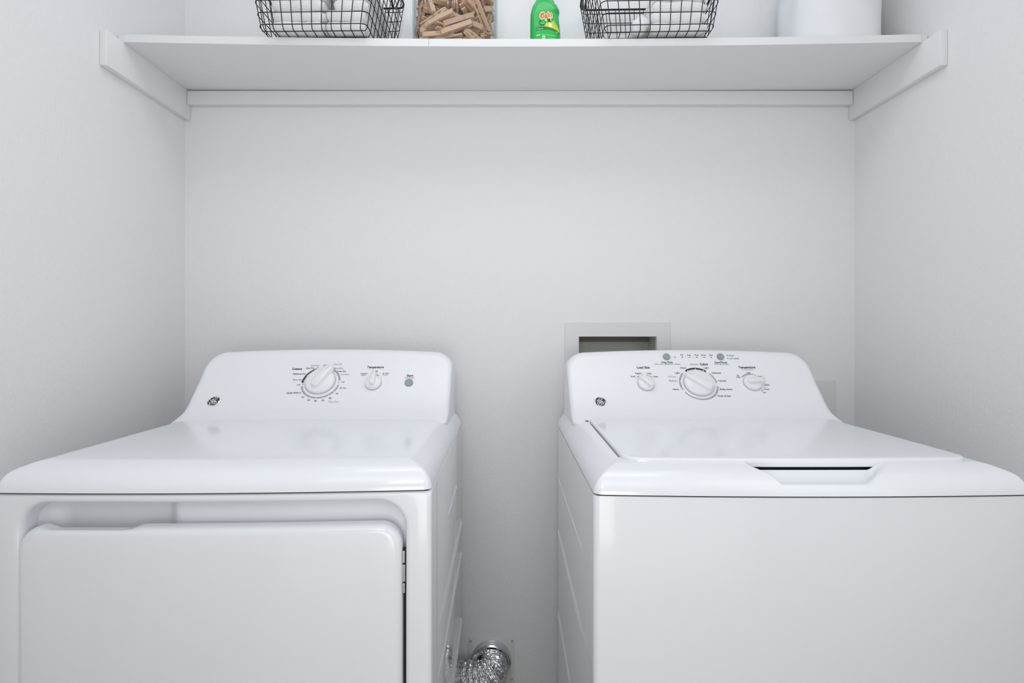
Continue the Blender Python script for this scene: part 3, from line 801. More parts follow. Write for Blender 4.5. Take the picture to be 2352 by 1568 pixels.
for a in [('Load Size', 1477.4, 843.6, 29, 5, 'ink', .025), ('Regular', 1466, 857, 14, 3.2, 'ink', .01), ('Large', 1490.6, 857, 10.5, 3.2, 'ink', .01), ('Small', 1453.7, 864.4, 10, 3.2, 'ink', .01),
          ('Super', 1506.5, 864.4, 11, 3.2, 'ink', .01), ('Deep Rinse', 1532, 831.5, 25.5, 4, 'ink', .015), ('Select when adding Fabric Softener', 1533, 835.8, 60, 2.7, 'ink2', 0),
          ('Fill', 1566, 815, 6, 3.2, 'ink2', .01), ('Soak', 1582.8, 815, 9.5, 3.2, 'ink2', .01), ('Wash', 1599.5, 815, 10, 3.2, 'ink2', .01), ('Rinse', 1616, 815, 11, 3.2, 'ink2', .01), ('Spin', 1632.8, 815, 8.5, 3.2, 'ink2', .01),
          ('Pause', 1680, 816.3, 11.2, 3.2, 'ink2', .01), ('Lid Locked', 1686, 823, 21, 3.2, 'ink2', .01), ('Start/Pause', 1655.5, 831.8, 28.6, 4, 'ink', .015), ('Hold 3 Secs to Stop', 1656.5, 836, 33, 2.7, 'ink2', 0),
          ('Medium', 1594.7, 836.6, 18, 3.4, 'brownink', .015), ('Colors', 1616.6, 836.2, 18.5, 5, 'ink', .03), ('Heavy', 1569.6, 844.5, 14, 3.4, 'ink', .01), ('Light', 1622, 844.5, 11.6, 3.4, 'ink', .01),
          ('Light', 1555.6, 856, 11.6, 3.4, 'ink', .01), ('Whites', 1543, 864.7, 19, 3.8, 'paleink', .015), ('Medium', 1545.8, 874.2, 18.6, 3.4, 'ink', .01), ('Heavy', 1552.4, 893.7, 14.6, 3.4, 'ink', .01),
          ('Delicates', 1645.5, 856.2, 21, 3.4, 'ink', .01), ('Casuals', 1658.4, 874, 18.7, 3.4, 'ink', .01), ('Bulky Items', 1667.8, 893.7, 28, 3.6, 'ink', .01), ('Drain & Spin', 1663.6, 909, 29.7, 3.6, 'ink', .01),
          ('Temperature', 1715.2, 843.3, 39, 5, 'ink', .025), ('All Cold Rinses', 1717, 848.8, 29, 2.8, 'paleink', .01), ('Cold', 1718.4, 856, 8.6, 3.2, 'ink', .01), ('Tap', 1694.3, 862, 6, 3, 'ink', .01), ('Cold', 1695.4, 866, 8.6, 3, 'ink', .01),
          ('Cool', 1745.6, 864.5, 8.6, 3.2, 'ink', .01), ('Colors', 1761, 883.3, 12.4, 3.2, 'ink', .01), ('Warm', 1761, 893.7, 11, 3.2, 'ink', .01), ('Hot', 1755.7, 901, 6.8, 3.2, 'ink', .01)]:
    W.word(*a)
BADGE_REF = W.cast(1378.7, 922.8)
badge(W, 1378.7, 922.8)
badge(D, 491, 921.8)

# ------------------------------------------------------------------ things on the shelf
def zs_(x, y): return ZT + sag(x, y) + 0.0004      # shelf surface

# wire baskets
def basket(name, cx, y0, rz, label, mirror):
    """cx: centre of the front bottom edge, y0: distance of that edge"""
    zb = ZT + sag(cx, YF) + 0.0018
    tilt = math.atan((sag(cx + 0.1, YF) - sag(cx - 0.1, YF)) / 0.2)
    root = empty(name, (cx, y0, zb)); root.rotation_euler = (0, -tilt, rz)
    tag(root, label, 'basket', 'wire baskets on the shelf')
    W0, D0 = 0.1345, 0.262; Hh = 0.225; r = 0.0011
    zl = [0.0115 + 0.0287 * k for k in range(8)]
    def ext(z):
        o_ = 0.17 * z; f_ = 0.07 * z
        return (-W0 - o_, W0 + o_, -f_, D0 + f_ * 0.35)
    def nar(p): return (p[0] * (1 - 0.06 * p[1] / D0), p[1], p[2])
    def hoop(z, rr=0.016):
        x0, x1, y0_, y1 = ext(z)
        return [nar((x, y, z)) for x, y in rrect(x0, x1, y0_, y1, rr, 2, 5)]
    for z in zl: MB().tube(hoop(z), r, 6, True).build('wire_hoop', M['wire'], root, ang=80)
    MB().tube(hoop(Hh, 0.02), 0.0027, 8, True).build('rim', M['wire'], root, ang=80)
    x0, x1, ya, yb_ = ext(0)
    xb0, xb1, yb0, yb1 = ext(Hh)
    nx = 11
    for k in range(nx):
        f_ = (k + 0.5) / nx; xb = lerp(x0 + 0.002, x1 - 0.002, f_); xt = lerp(xb0 + 0.006, xb1 - 0.006, f_)
        pts = [(xt, yb0, Hh), (lerp(xb, xt, .05), lerp(ya, yb0, .05), 0.010), (xb, ya + 0.003, 0.001), (xb, ya + 0.01, 0), (xb, yb_ - 0.01, 0), (xb, yb_ - 0.003, 0.001), (lerp(xb, xt, .05), yb_, 0.010), (xt, yb1, Hh)]
        MB().tube([nar(p) for p in pts], r, 6).build('wire_rib', M['wire'], root, ang=80)
    ny = 10
    for k in range(ny):
        f_ = (k + 0.5) / ny; yb2 = lerp(ya, yb_, f_); yt = lerp(yb0, yb1, f_)
        pts = [(xb0, yt, Hh), (x0, yb2, 0.010), (x0 + 0.004, yb2, 0.0024), (x0 + 0.012, yb2, 0.0022), (x1 - 0.012, yb2, 0.0022), (x1 - 0.004, yb2, 0.0024), (x1, yb2, 0.010), (xb1, yt, Hh)]
        MB().tube([nar(p) for p in pts], r, 6).build('wire_rib', M['wire'], root, ang=80)
    for sx in (-1, 1):
        xo = xb1 if sx > 0 else xb0
        pts = []
        for k in range(17):
            t = k / 16; yy = lerp(0.075, 0.187, t); dz = math.sin(math.pi * t) ** 0.6
            pts.append((xo + sx * (0.006 + 0.002 * dz) - sx * 0.12 * 0.09 * dz, yy, Hh + 0.001 - 0.086 * dz))
        MB().tube([nar(p) for p in pts], 0.0023, 8).build('handle', M['wire'], root, ang=80)
    return root, zb
bL, zbL = basket('wire_basket', (716 - CX) * 1.2356 / FPX, 1.2350, math.radians(-2.0), 'dark wire basket of folded white towels, left of the clothespin jar', False)
bR, zbR = basket('wire_basket', (1516 - CX) * 1.2356 / FPX, 1.2345, math.radians(-0.6), 'dark wire basket of folded white towels, right of the green bottle', True)

random.seed(11)
def towel(x0, x1, y0, y1, z0, h, label, group, lean=0.0, seed=0, wave=0.004, parent=None):
    """a folded towel: rounded fold at the front, two layers behind"""
    NXs = 26; L = []
    cxm = (x0 + x1) / 2; hw = (x1 - x0) / 2
    prof = []
    N = 12
    for k in range(N + 1):                                   # front fold, half round
        a = -math.pi / 2 - math.pi * k / N
        prof.append((h * 0.45 * (math.cos(a)) + h * 0.45, h / 2 - (h / 2) * math.sin(a) * -1))
    prof = [(y, z) for y, z in prof]
    dep_ = y1 - y0
    top = [(lerp(h * .45, dep_, k / 6), h) for k in range(1, 7)]
    bot = [(lerp(dep_, h * .45, k / 6), 0) for k in range(0, 6)]
    ring0 = [(y, z) for y, z in prof]
    if ring0[0][1] > ring0[-1][1]: ring0.reverse()
    ring0 = ring0 + top + [(dep_, h * .52), (dep_ * .6, h * .505), (dep_ * .6, h * .495), (dep_, h * .48)] + bot
    for i in range(NXs + 1):
        f_ = i / NXs; e_ = 1 - abs(2 * f_ - 1) ** 6; x = lerp(x0, x1, f_)
        edge = min(f_, 1 - f_) * NXs
        sc = 1 if edge > 2 else (0.62, 0.86, 0.96)[int(edge)]
        ring = []
        for (y, z) in ring0:
            nz_ = noise.noise(Vector((x * 22, y * 14 + seed * 7, seed * 3.1))) * wave
            zz = h / 2 + (z - h / 2) * sc
            ring.append((x, y0 + y + (1 - sc) * 0.01 + nz_ * 1.2, z0 + zz + nz_ * 0.12 + lean * (x - cxm)))
        L.append(ring)
    o = MB().loft(L, True, True, True).build('folded_towel', M['towel'], ang=70)
    tag(o, label, 'towel', group)
    return o
hT = 0.0262
NTH = ['bottom', 'second from bottom', 'third from bottom', 'fourth from bottom', 'fifth from bottom', 'topmost']
gl_ = 'folded white towels in the wire baskets'
for k in range(6):
    dx = random.uniform(-.002, .002)
    towel(-0.602 + dx, -0.470 + dx, 1.246 + random.uniform(0, .004), 1.46, zbL + 0.0052 + k * (hT + 0.0008), hT, 'folded white towel, %s of left stack, basket left of jar' % NTH[k], gl_ + ', left stack', seed=k)
for k in range(6):
    dx = random.uniform(-.002, .002) + (0.0 if k < 2 else 0.016)
    towel(-0.4655 + dx, -0.368 + (.006 if k > 1 else 0) , 1.246 + random.uniform(0, .004), 1.455, zbL + 0.0056 + k * (hT + 0.0008), hT, 'folded white towel, %s of right stack, basket left of jar' % NTH[k], gl_ + ', right stack', seed=k + 20)
for k in range(5):
    dx = random.uniform(-.002, .002)
    towel(0.348 + dx + 0.004 * k, 0.490 + dx, 1.252 + random.uniform(0, .004), 1.455, zbR + 0.0075 + k * (hT + 0.0008), hT, 'folded white towel, %s in the basket right of the bottle' % (NTH[k] if k < 4 else 'topmost'), gl_ + ', right basket', seed=k + 40)
# one rolled cloth lying in front of the stack, left of it
b_ = MB(); L = []
for i in range(40):
    t = i / 39
    ring = []
    for k in range(40):
        th = 2 * math.pi * k / 40
        rr = 0.0215 + 0.003 * math.sin(th * 2 + t * 3) + 0.0015 * math.sin(th * 5 + t * 8)
        rr *= (0.55 if i in (0, 39) else 0.85 if i in (1, 38) else 1)
        ring.append((0.320 + rr * math.cos(th) * 0.95 + 0.004 * math.sin(t * 5), lerp(1.250, 1.42, t), zbR + 0.027 + rr * math.sin(th) * (0.98 + 0.1 * math.sin(t * 4))))
    L.append(ring)
o = b_.loft(L, True, True, True).build('rolled_towel', M['towel'], ang=70)
tag(o, 'rolled white towel beside the towel stack in the basket right of the bottle', 'towel')

# glass jar
JX, JY = (1046 - CX) / FPX * 1.392, 1.392
jz = zs_(JX, JY)
jar = tag(empty('glass_jar', (JX, JY, jz)), 'large clear glass jar filled with wooden clothespins on the shelf', 'jar')
MB().revolve([(0.108, 0.0), (0.1165, 0.003), (0.1170, 0.008), (0.1170, 0.235), (0.1190, 0.239), (0.1190, 0.245), (0.1150, 0.2465), (0.1120, 0.244), (0.1120, 0.016), (0.109, 0.0115), (0.001, 0.0110)], 96, ang=30) if False else None
b_ = MB().revolve([(0.001, 0.0), (0.108, 0.0), (0.1150, 0.002), (0.1170, 0.007), (0.1170, 0.235), (0.1190, 0.239), (0.1190, 0.245), (0.1150, 0.2465), (0.1125, 0.244), (0.1125, 0.016), (0.109, 0.0115), (0.001, 0.0110)], 96)
b_.build('glass_body', M['glass'], jar, ang=40)

PEGS = '''-0.0087,0.0327,0.0062,0.101,0.000,-0.000,0.995;0.0197,-0.0663,0.0062,0.000,0.984,-0.175,0.000;-0.0111,-0.0766,0.0062,0.130,-0.000,-0.000,0.991;0.0440,0.0437,0.0062,0.000,-0.166,-0.986,0.000;-0.0799,-0.0377,0.0062,0.555,-0.000,0.000,0.832;0.0265,0.0870,0.0062,0.000,0.989,-0.146,-0.000;0.0800,-0.0345,0.0062,0.808,-0.000,-0.000,0.589;-0.0457,0.0597,0.0082,0.703,-0.703,-0.075,0.075;-0.0599,0.0073,0.0082,0.520,-0.520,-0.479,0.479;-0.0110,0.0113,0.0144,0.098,-0.194,-0.976,-0.019;0.0604,0.0151,0.0156,0.719,-0.690,0.056,0.067;0.0375,-0.0033,0.0171,0.993,0.025,0.104,0.051;0.0016,-0.0376,0.0173,0.020,-0.104,0.248,-0.963;0.0608,-0.0157,0.0179,0.727,-0.676,-0.111,-0.048;0.0592,-0.0601,0.0187,0.000,0.463,-0.886,-0.000;-0.0314,-0.0192,0.0192,0.181,-0.880,-0.435,-0.063;-0.0336,-0.0751,0.0207,0.706,-0.706,0.045,-0.045;0.0076,0.0924,0.0207,0.029,-0.029,-0.706,0.707;-0.0451,-0.0576,0.0207,0.063,-0.008,-0.130,0.990;-0.0740,-0.0132,0.0237,0.597,0.421,0.576,0.366;-0.0594,0.0521,0.0242,0.829,-0.059,0.023,0.556;0.0740,0.0365,0.0242,0.316,0.281,0.777,0.467;0.0101,-0.0468,0.0247,0.963,0.242,0.116,-0.029;-0.0142,0.0776,0.0262,0.087,0.150,0.007,0.985;0.0130,-0.0921,0.0273,0.094,-0.190,0.681,0.701;0.0322,0.0586,0.0285,0.063,-0.900,0.419,0.102;-0.0080,-0.0271,0.0303,0.551,0.834,0.025,-0.020;-0.0281,0.0284,0.0330,0.584,-0.157,0.117,-0.788;0.0383,0.0007,0.0337,0.081,-0.598,-0.796,0.037;0.0649,-0.0157,0.0338,0.794,0.100,-0.063,-0.596;-0.0521,0.0323,0.0358,0.565,-0.192,0.231,-0.768;0.0005,0.0693,0.0363,0.428,0.179,-0.141,0.874;-0.0050,-0.0702,0.0364,0.955,0.025,-0.017,0.296;-0.0937,0.0074,0.0390,0.275,-0.690,-0.155,0.652;0.0827,0.0365,0.0393,0.813,-0.193,-0.070,-0.545;0.0514,-0.0508,0.0406,0.003,-0.938,-0.326,-0.119;0.0169,0.0471,0.0417,0.441,0.794,0.204,0.365;-0.0752,0.0001,0.0447,0.327,0.360,-0.317,-0.814;-0.0209,0.0412,0.0453,0.067,0.788,-0.609,-0.056;-0.0427,-0.0670,0.0455,0.760,0.633,-0.146,0.017;-0.0509,0.0062,0.0459,0.581,-0.187,0.235,-0.756;0.0710,0.0302,0.0464,0.576,-0.517,0.593,-0.223;0.0511,-0.0185,0.0468,0.215,0.030,0.013,-0.976;0.0183,-0.0911,0.0485,0.747,-0.628,-0.207,-0.068;-0.0286,-0.0565,0.0487,0.760,0.640,-0.112,-0.024;0.0417,0.0271,0.0489,0.613,-0.488,-0.357,0.509;0.0260,0.0894,0.0496,0.737,-0.627,0.248,0.051;-0.0303,-0.0876,0.0526,0.197,0.032,0.746,0.635;-0.0944,0.0292,0.0548,0.016,0.673,-0.301,0.675;0.0211,0.0342,0.0558,0.646,0.201,0.043,-0.735;0.0388,-0.0732,0.0560,0.772,-0.610,0.021,0.179;-0.0642,0.0536,0.0560,0.276,-0.457,0.839,-0.101;-0.0433,0.0751,0.0569,0.908,-0.056,-0.296,0.293;-0.0328,-0.0390,0.0574,0.155,0.513,-0.816,0.215;0.0701,-0.0294,0.0595,0.001,-0.930,-0.347,-0.119;-0.0130,0.0095,0.0602,0.111,0.847,0.520,0.002;-0.0558,-0.0311,0.0619,0.233,0.438,-0.856,-0.142;0.0267,-0.0532,0.0620,0.088,-0.279,-0.421,0.859;-0.0614,0.0051,0.0623,0.472,0.017,0.352,-0.808;-0.0455,-0.0763,0.0624,0.958,-0.099,-0.120,-0.239;0.0478,0.0162,0.0626,0.651,0.089,0.079,0.750;-0.0168,-0.0352,0.0639,0.264,-0.461,0.334,-0.779;-0.0418,0.0451,0.0654,0.884,-0.428,-0.013,0.188;0.0363,-0.0295,0.0674,0.293,0.174,0.600,0.724;-0.0214,0.0182,0.0704,0.932,-0.105,-0.022,0.347;-0.0449,0.0586,0.0715,0.318,-0.923,-0.154,0.156;0.0339,-0.0088,0.0716,0.916,0.120,-0.199,-0.328;0.0610,0.0202,0.0765,0.198,-0.038,-0.395,-0.896;0.0776,-0.0017,0.0780,0.211,-0.830,0.234,-0.460;0.0067,-0.0605,0.0785,0.587,0.464,-0.552,-0.368;0.0735,-0.0633,0.0801,0.548,0.012,-0.755,-0.360;-0.0779,-0.0106,0.0810,0.446,0.508,0.074,0.733;0.0136,-0.0073,0.0814,0.761,0.037,0.018,-0.648;0.0255,0.0581,0.0818,0.067,0.013,0.569,0.820;-0.0862,-0.0448,0.0821,0.746,0.291,-0.592,-0.089;0.0032,0.0452,0.0843,0.054,0.039,0.778,0.625;0.0665,0.0696,0.0844,0.427,-0.431,0.399,0.688;0.0353,-0.0580,0.0847,0.754,-0.135,-0.181,0.617;-0.0557,-0.0106,0.0863,0.474,0.651,-0.481,-0.348;-0.0078,-0.0503,0.0876,0.411,-0.515,-0.501,0.561;0.0533,0.0824,0.0923,0.729,0.409,-0.530,0.145;-0.0530,0.0604,0.0936,0.861,-0.149,0.052,0.484;0.0582,-0.0592,0.0947,0.694,0.571,0.365,0.243;0.0330,-0.0078,0.0947,0.987,0.153,0.056,0.000;-0.0774,-0.0267,0.0948,0.388,-0.224,-0.774,0.448;0.0060,-0.0579,0.0949,0.466,-0.590,0.366,-0.549;0.0341,0.0204,0.0957,0.954,0.244,0.125,0.118;-0.0003,0.0651,0.0965,0.704,-0.086,0.067,0.702;-0.0251,0.0012,0.0966,0.664,0.368,0.199,0.620;-0.0796,0.0471,0.0974,0.279,-0.409,0.527,-0.690;-0.0385,0.0500,0.0978,0.875,-0.104,0.038,0.472;-0.0464,0.0069,0.0979,0.888,0.026,0.221,0.402;-0.0365,-0.0569,0.0986,0.119,-0.164,0.967,-0.155;0.0393,0.0898,0.1000,0.701,0.472,-0.490,0.212;0.0503,0.0459,0.1003,0.998,-0.063,-0.008,0.020;0.0492,-0.0459,0.1010,0.909,0.078,0.019,0.410;0.0455,-0.0236,0.1040,0.913,0.001,-0.088,0.399;-0.0121,0.0887,0.1046,0.983,-0.156,-0.073,0.058;0.0856,-0.0031,0.1064,0.582,0.122,-0.748,-0.296;-0.0118,-0.0688,0.1095,0.944,-0.167,-0.103,0.265;-0.0591,-0.0755,0.1107,0.392,-0.712,0.405,0.419;-0.0341,-0.0039,0.1109,0.138,-0.607,0.783,-0.008;0.0248,0.0593,0.1114,0.552,0.265,0.703,0.362;-0.0305,-0.0537,0.1131,0.791,-0.192,-0.037,0.579;-0.0798,0.0435,0.1136,0.113,0.851,0.505,-0.094;0.0191,0.0177,0.1143,0.773,-0.031,0.116,-0.623;0.0645,0.0382,0.1150,0.748,0.250,0.203,-0.580;0.0473,0.0359,0.1158,0.046,-0.769,0.627,-0.119;0.0344,-0.0606,0.1161,0.126,0.959,0.253,0.020;-0.0547,-0.0366,0.1162,0.090,0.988,0.032,0.125;0.0890,-0.0301,0.1165,0.484,0.621,0.193,0.585;-0.0270,0.0655,0.1196,0.417,-0.341,0.572,-0.619;-0.0767,0.0066,0.1206,0.195,0.502,-0.797,-0.271;-0.0043,0.0640,0.1217,0.495,-0.406,0.523,-0.563;0.0271,-0.0038,0.1233,0.026,0.797,-0.592,-0.117;-0.0669,0.0640,0.1240,0.221,-0.327,0.586,-0.708;0.0007,-0.0333,0.1264,0.367,0.407,0.718,0.429;0.0227,-0.0447,0.1270,0.829,-0.200,-0.118,-0.509;0.0854,0.0357,0.1284,0.483,0.680,-0.320,-0.450;-0.0443,-0.0255,0.1301,0.007,-0.792,0.591,-0.154;-0.0545,-0.0494,0.1304,0.075,-0.803,0.584,-0.096;-0.0463,0.0574,0.1308,0.521,-0.177,0.284,-0.785;0.0164,-0.0251,0.1311,0.810,-0.196,-0.125,-0.539;-0.0158,-0.0658,0.1314,0.287,0.518,0.479,0.648;0.0500,-0.0039,0.1326,0.067,-0.642,0.756,-0.109;0.0115,0.0536,0.1333,0.461,-0.108,0.035,-0.880;-0.0177,0.0423,0.1338,0.028,0.874,0.479,0.081;0.0569,-0.0553,0.1352,0.475,-0.647,-0.591,0.085;-0.0093,-0.0317,0.1383,0.302,0.497,0.707,0.402;-0.0637,0.0473,0.1389,0.771,-0.348,-0.252,0.470;0.0130,-0.0146,0.1399,0.127,0.547,0.805,-0.194;-0.0896,-0.0182,0.1399,0.415,0.471,0.571,0.529;-0.0578,-0.0498,0.1425,0.805,0.075,-0.096,-0.581;0.0736,-0.0566,0.1429,0.636,0.633,0.314,0.310;0.0216,0.0898,0.1449,0.695,0.703,-0.149,-0.019;0.0407,0.0043,0.1453,0.019,0.984,-0.174,0.043;-0.0436,-0.0021,0.1456,0.447,0.540,-0.579,-0.415;0.0477,0.0518,0.1465,0.256,0.163,0.446,0.842;0.0059,-0.0813,0.1479,0.201,0.169,0.213,-0.941;0.0020,-0.0273,0.1506,0.692,0.398,-0.331,-0.504;0.0456,-0.0442,0.1513,0.823,0.074,-0.225,-0.516;-0.0583,0.0352,0.1518,0.339,0.743,0.485,0.313;-0.0085,0.0648,0.1527,0.302,0.372,0.724,0.496;0.0754,0.0098,0.1535,0.190,-0.624,0.019,0.758;0.0356,-0.0910,0.1536,0.718,-0.467,-0.474,-0.203;-0.0810,0.0403,0.1538,0.041,0.527,-0.848,-0.027;0.0903,-0.0082,0.1542,0.113,0.733,0.668,-0.062;0.0398,0.0215,0.1550,0.061,0.440,0.884,-0.145;-0.0362,-0.0706,0.1573,0.085,0.920,-0.379,-0.049;0.0284,0.0572,0.1604,0.283,-0.897,0.334,-0.054;0.0816,0.0385,0.1622,0.537,-0.669,0.356,-0.372;0.0064,-0.0163,0.1626,0.217,0.718,-0.652,-0.104;-0.0870,-0.0255,0.1633,0.796,0.026,0.084,-0.599;-0.0350,0.0452,0.1639,0.710,0.310,0.041,-0.631;-0.0423,-0.0253,0.1655,0.572,-0.659,0.373,-0.316;-0.0433,0.0124,0.1655,0.544,-0.759,0.348,-0.084;-0.0241,0.0709,0.1667,0.529,0.587,-0.074,0.608'''
def prong_mesh():
    op = [(-.042, .0082), (.030, .0080), (.042, .0046), (.042, .0006), (.027, .0006), (.0255, .0026), (.0215, .0034), (.0175, .0026), (.016, .0006), (.006, .0006), (.004, .0018), (.001, .0018), (-.002, .0008), (-.042, .0046)]
    op = [(x, z) for x, z in op]
    return MB().loft([[(x, y, z) for x, z in op] for y in (-.006, .006)], True, True, True).mesh('prong', M['wood'], smooth=False)
pm = prong_mesh()
b_ = MB(); pts = []
for k in range(22):
    a = k * 2 * math.pi / 8; pts.append((0.0025 + 0.0034 * math.cos(a), lerp(-.0064, .0064, k / 21), 0.0034 * math.sin(a)))
b_.tube(pts, 0.00075, 5)
for sy, sz in ((-1, 1), (1, -1)):
    b_.tube([(0.0025 + 0.003, sy * .0064, sz * 0.002), (0.013, sy * .0066, sz * 0.0075), (0.0135, sy * .0062, sz * .0088), (0.0135, 0, sz * .0090)], 0.0007, 5)
sm = b_.mesh('spring', M['spring'])
mirror = Matrix.Rotation(math.pi, 4, 'X')
first = None
for line in [q for i, q in enumerate(PEGS.split(';')) if i not in (58, 61, 122)]:
    p = [float(q) for q in line.split(',')]
    if first is None:
        r_ = empty('clothespin'); a1 = link('prong', pm, r_); a2 = link('prong', pm, r_); a2.matrix_local = mirror
        a3 = link('spring', sm, r_)
        tag(r_, 'small pale wooden clothespin with a steel spring, in the pile filling the glass jar', 'clothespin', 'clothespins in the glass jar')
        first = r_
    else:
        r_ = first.copy(); COL.objects.link(r_)
        for ch in (a1, a2, a3):
            c = ch.copy(); COL.objects.link(c); c.parent = r_
            c.matrix_parent_inverse = Matrix.Identity(4)
    r_.location = (JX + p[0] * 1.028, JY + p[1] * 1.028, jz + 0.0135 + p[2]); r_.rotation_mode = 'QUATERNION'
    r_.rotation_quaternion = Quaternion(p[3:7])

# green detergent bottle
K_ = 1.31 / FPX
BX, BY = (1252.5 - CX) * K_, 1.306
bz = zs_(BX, BY)
bot = tag(empty('detergent_bottle', (BX, BY, bz)), 'bright green liquid detergent bottle with yellow and orange label', 'bottle')
zt_ = [0, .004, .047, .075, .0865, .098, .104, .12, .135, .145, .16]
xl_ = [-33.5, -34.5, -35.2, -34.8, -33.6, -31, -28, -20, -13, -11, -11]
xr_ = [33.5, 34.5, 32.7, 30.0, 32.0, 27.8, 23.5, 17, 12.5, 11, 11]
dy_ = [.024, .0255, .0255, .025, .0248, .024, .023, .019, .0145, .0125, .0125]
fl, frr, fd = spline(zt_, xl_), spline(zt_, xr_), spline(zt_, dy_)
b_ = MB(); L = []
NZ_ = 70
for i in range(NZ_ + 1):
    z = 0.16 * i / NZ_
    a = fl(z) * K_; c = frr(z) * K_; mx_ = (a + c) / 2; hw = (c - a) / 2; dd = fd(z)
    if i == 0: hw -= .001; dd -= .001
    ring = []
    for k in range(64):
        th = 2 * math.pi * k / 64; n_ = 2.6
        cc, ss = math.cos(th), math.sin(th)
        ring.append((mx_ + hw * math.copysign(abs(cc) ** (2 / n_), cc), dd * math.copysign(abs(ss) ** (2 / n_), ss), z))
    L.append(ring)
b_.loft(L, True, True, True)
bottle_v, bottle_f = list(b_.v), list(b_.f)
b_.build('bottle_body', M['green'], bot, ang=50)
MB().revolve([(0.0152, 0.158), (0.0155, 0.160), (0.0155, 0.180), (0.0145, 0.184), (0.001, 0.185)], 36).build('screw_cap', M['capgreen'], bot)
bvh = BVHTree.FromPolygons([Vector(v) for v in bottle_v], bottle_f)
def on_bottle(x, z, n=0.0003):
    h = bvh.ray_cast(Vector((x, -0.2, z)), Vector((0, 1, 0)))
    if h[0] is None: return Vector((x, -0.02, z))
    return h[0] + Vector((0, -n, 0))
def bp(x, y):       # zoomed label coordinates -> bottle coordinates
    return ((1200 + x / 15.68) - 1252.5) * K_, (91 - y / 15.68) * K_ * 0.985
def decal(poly, name, mt, n=0.0004, cuts=3):
    bm = bmesh.new(); vs = [bm.verts.new((*bp(x, y), 0)) for x, y in poly]; bm.faces.new(vs)
    bmesh.ops.triangulate(bm, faces=bm.faces)
    bmesh.ops.subdivide_edges(bm, edges=bm.edges, cuts=cuts, use_grid_fill=True)
    V = [on_bottle(v.co.x, v.co.y, n) for v in bm.verts]; bm.verts.index_update()
    F = [tuple(v.index for v in f.verts) for f in bm.faces]; bm.free()
    b2 = MB(); b2.add(V, F); return b2.build(name, M[mt], bot, smooth=False)
def btext(body, x, y, w_px, h_px, mt, rot=0, bold=0, n=0.0009, name='label_text', slant=0):
    vs, fs, wd = text_geo(body, bold); k1 = w_px / wd * K_ / 15.68; k2 = h_px / 0.7 * K_ / 15.68
    c, s_ = math.cos(math.radians(rot)), math.sin(math.radians(rot)); X, Z = bp(x, y)
    V = []
    for (u, v_) in vs:
        u2, v2 = u * k1 + v_ * k2 * slant, v_ * k2
        V.append(on_bottle(X + u2 * c - v2 * s_, Z + u2 * s_ + v2 * c, n))
    b2 = MB(); b2.add(V, fs); b2.build(name, M[mt], bot, smooth=False)
decal([(450, 330), (1270, 330), (1300, 700), (1335, 1380), (440, 1380)], 'label', 'labelg', 0.0003, 6)
decal([(790, 905), (795, 810), (880, 760), (1000, 745), (1060, 690), (1150, 735), (1240, 860), (1300, 1000), (1290, 1050), (1150, 990), (1000, 950), (900, 925)], 'label_fruit', 'yellow', .0006)
decal([(1040, 720), (1100, 710), (1170, 770), (1230, 880), (1180, 900), (1100, 830)], 'label_fruit', 'lime', .0007)
decal([(925, 800), (1005, 790), (1015, 930), (930, 925)], 'label_flower', 'whiteink', .0007)
decal([(470, 945), (620, 920), (800, 925), (950, 950), (1150, 1010), (1315, 1060), (1310, 1110), (1150, 1065), (950, 1020), (800, 1015), (470, 1040)], 'label_band', 'darkgreen', .0005)
def ring_strip(cx, cy, r, a0, a1, wd_, name, mt, n=.0008):
    b2 = MB(); L = []
    for k in range(25):
        a = math.radians(lerp(a0, a1, k / 24)); rr = r
        L.append([on_bottle(*bp(cx + (rr + q) * math.cos(a), cy + (rr + q) * math.sin(a)), n) for q in (-wd_ / 2, wd_ / 2)])
    b2.loft(L, close=False).build(name, M[mt], bot, smooth=False)
ring_strip(690, 760, 85, -20, 235, 42, 'label_leaf', 'deepgreen'); ring_strip(695, 745, 75, 10, 170, 30, 'label_leaf', 'lime', .001)
decal([(850, 580), (900, 570), (960, 700), (930, 740), (870, 720)], 'label_leaf', 'deepgreen', .0009)
decal([(940, 620), (960, 575), (1040, 570), (1050, 650), (1000, 770), (955, 740)], 'label_leaf', 'deepgreen', .0009)
decal([(965, 640), (990, 600), (1025, 620), (1020, 700), (990, 745), (965, 700)], 'label_leaf', 'lime', .0010)
decal([(760, 620), (860, 590), (900, 700), (860, 740), (790, 730)], 'label_flower', 'mint', .0008)
btext('Gain', 817, 500, 462, 232, 'cream', 9, .075, .0012, slant=.12)
btext('Gain', 817, 500, 425, 200, 'orange', 9, .03, .0016, slant=.12)
btext('original', 600, 985, 215, 42, 'whiteink', 2, .0)
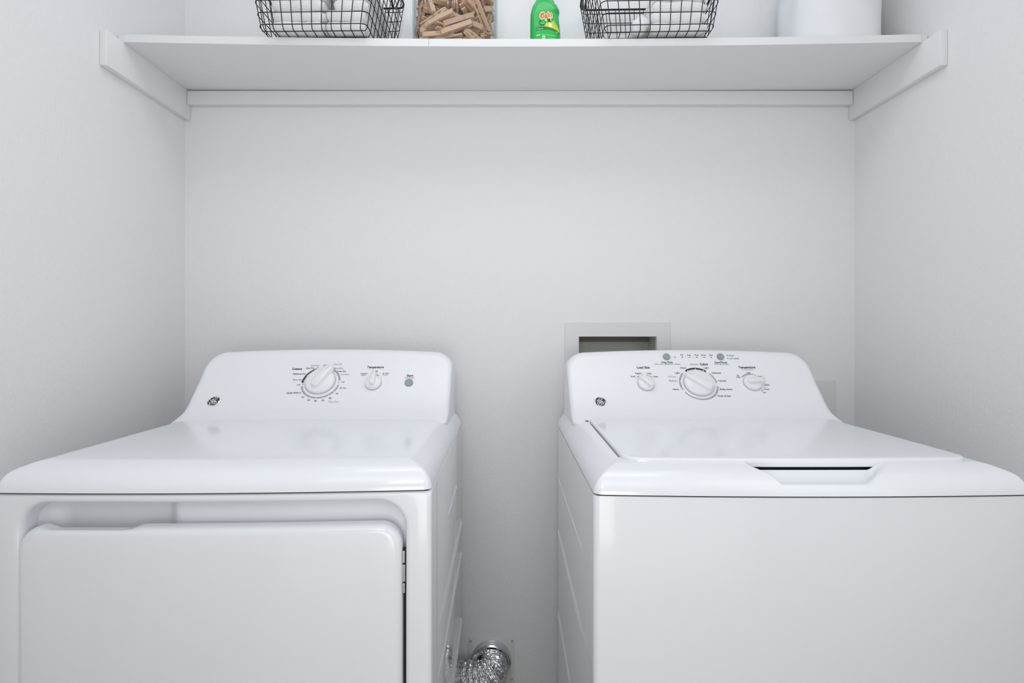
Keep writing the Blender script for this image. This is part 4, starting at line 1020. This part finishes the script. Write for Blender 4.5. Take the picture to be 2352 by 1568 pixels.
btext('scent', 540, 1085, 100, 36, 'mint', 2, .0)
btext('ULTRA', 555, 1208, 130, 44, 'whiteink', 4, .03)
btext('LAUNDRY LIQUID DETERGENT', 900, 1215, 520, 34, 'mint', -5, .02)
btext('HE', 1215, 1085, 75, 44, 'mint', -8, .02)
decal([(690, 1240), (790, 1240), (790, 1345), (690, 1345)], 'label_square', 'whiteink', .0006)
btext('he', 740, 1293, 60, 50, 'darkgreen', 0, .03, .0012)
btext('50 FL OZ (1.47 L)', 1030, 1325, 260, 42, 'mint', -6, .01)
btext('LIQUID', 615, 1335, 110, 20, 'mint', 5, 0)

# white cloth bundle at the right end of the shelf
CXb, CYb = 0.8785, 1.394
cb = zs_(CXb, CYb)
b_ = MB(); L = []
NZ_ = 60; NK = 160
for i in range(NZ_ + 1):
    z = 0.27 * i / NZ_; t = i / NZ_
    env = 1 - 0.25 * max(0, (t - .8) / .2) ** 2 - (0.01 if i == 0 else 0)
    ring = []
    for k in range(NK):
        th = 2 * math.pi * k / NK
        cc, ss = math.cos(th), math.sin(th); n_ = 2.2
        x = 0.121 * math.copysign(abs(cc) ** (2 / n_), cc); y = 0.108 * math.copysign(abs(ss) ** (2 / n_), ss)
        # hanging folds
        fo = 0.0018 * math.sin(th * 9 + 1.5 * math.sin(z * 18)) * (0.35 + 0.65 * abs(cc)) + 0.004 * noise.noise(Vector((cc * 2, ss * 2, z * 9)))
        # thin loose flap at the front left
        fl_ = 0.006 * math.exp(-((th - math.radians(152)) / 0.035) ** 2)
        q = 1 + (fo + fl_) / 0.12
        ring.append((x * q * env, y * q * env, z))
    L.append(ring)
for k in range(1, 6):
    f_ = 1 - k / 6; L.append([(x * f_, y * f_, 0.27 + 0.01 * (1 - f_ * f_)) for x, y, z in L[NZ_]])
o = b_.loft(L, True, True, True).build('cloth_bundle', M['cloth'], ang=60)
o.location = (CXb, CYb, cb)
tag(o, 'tall white cloth laundry bag standing at the right end of the shelf', 'laundry bag')
o.name = 'laundry_bag'
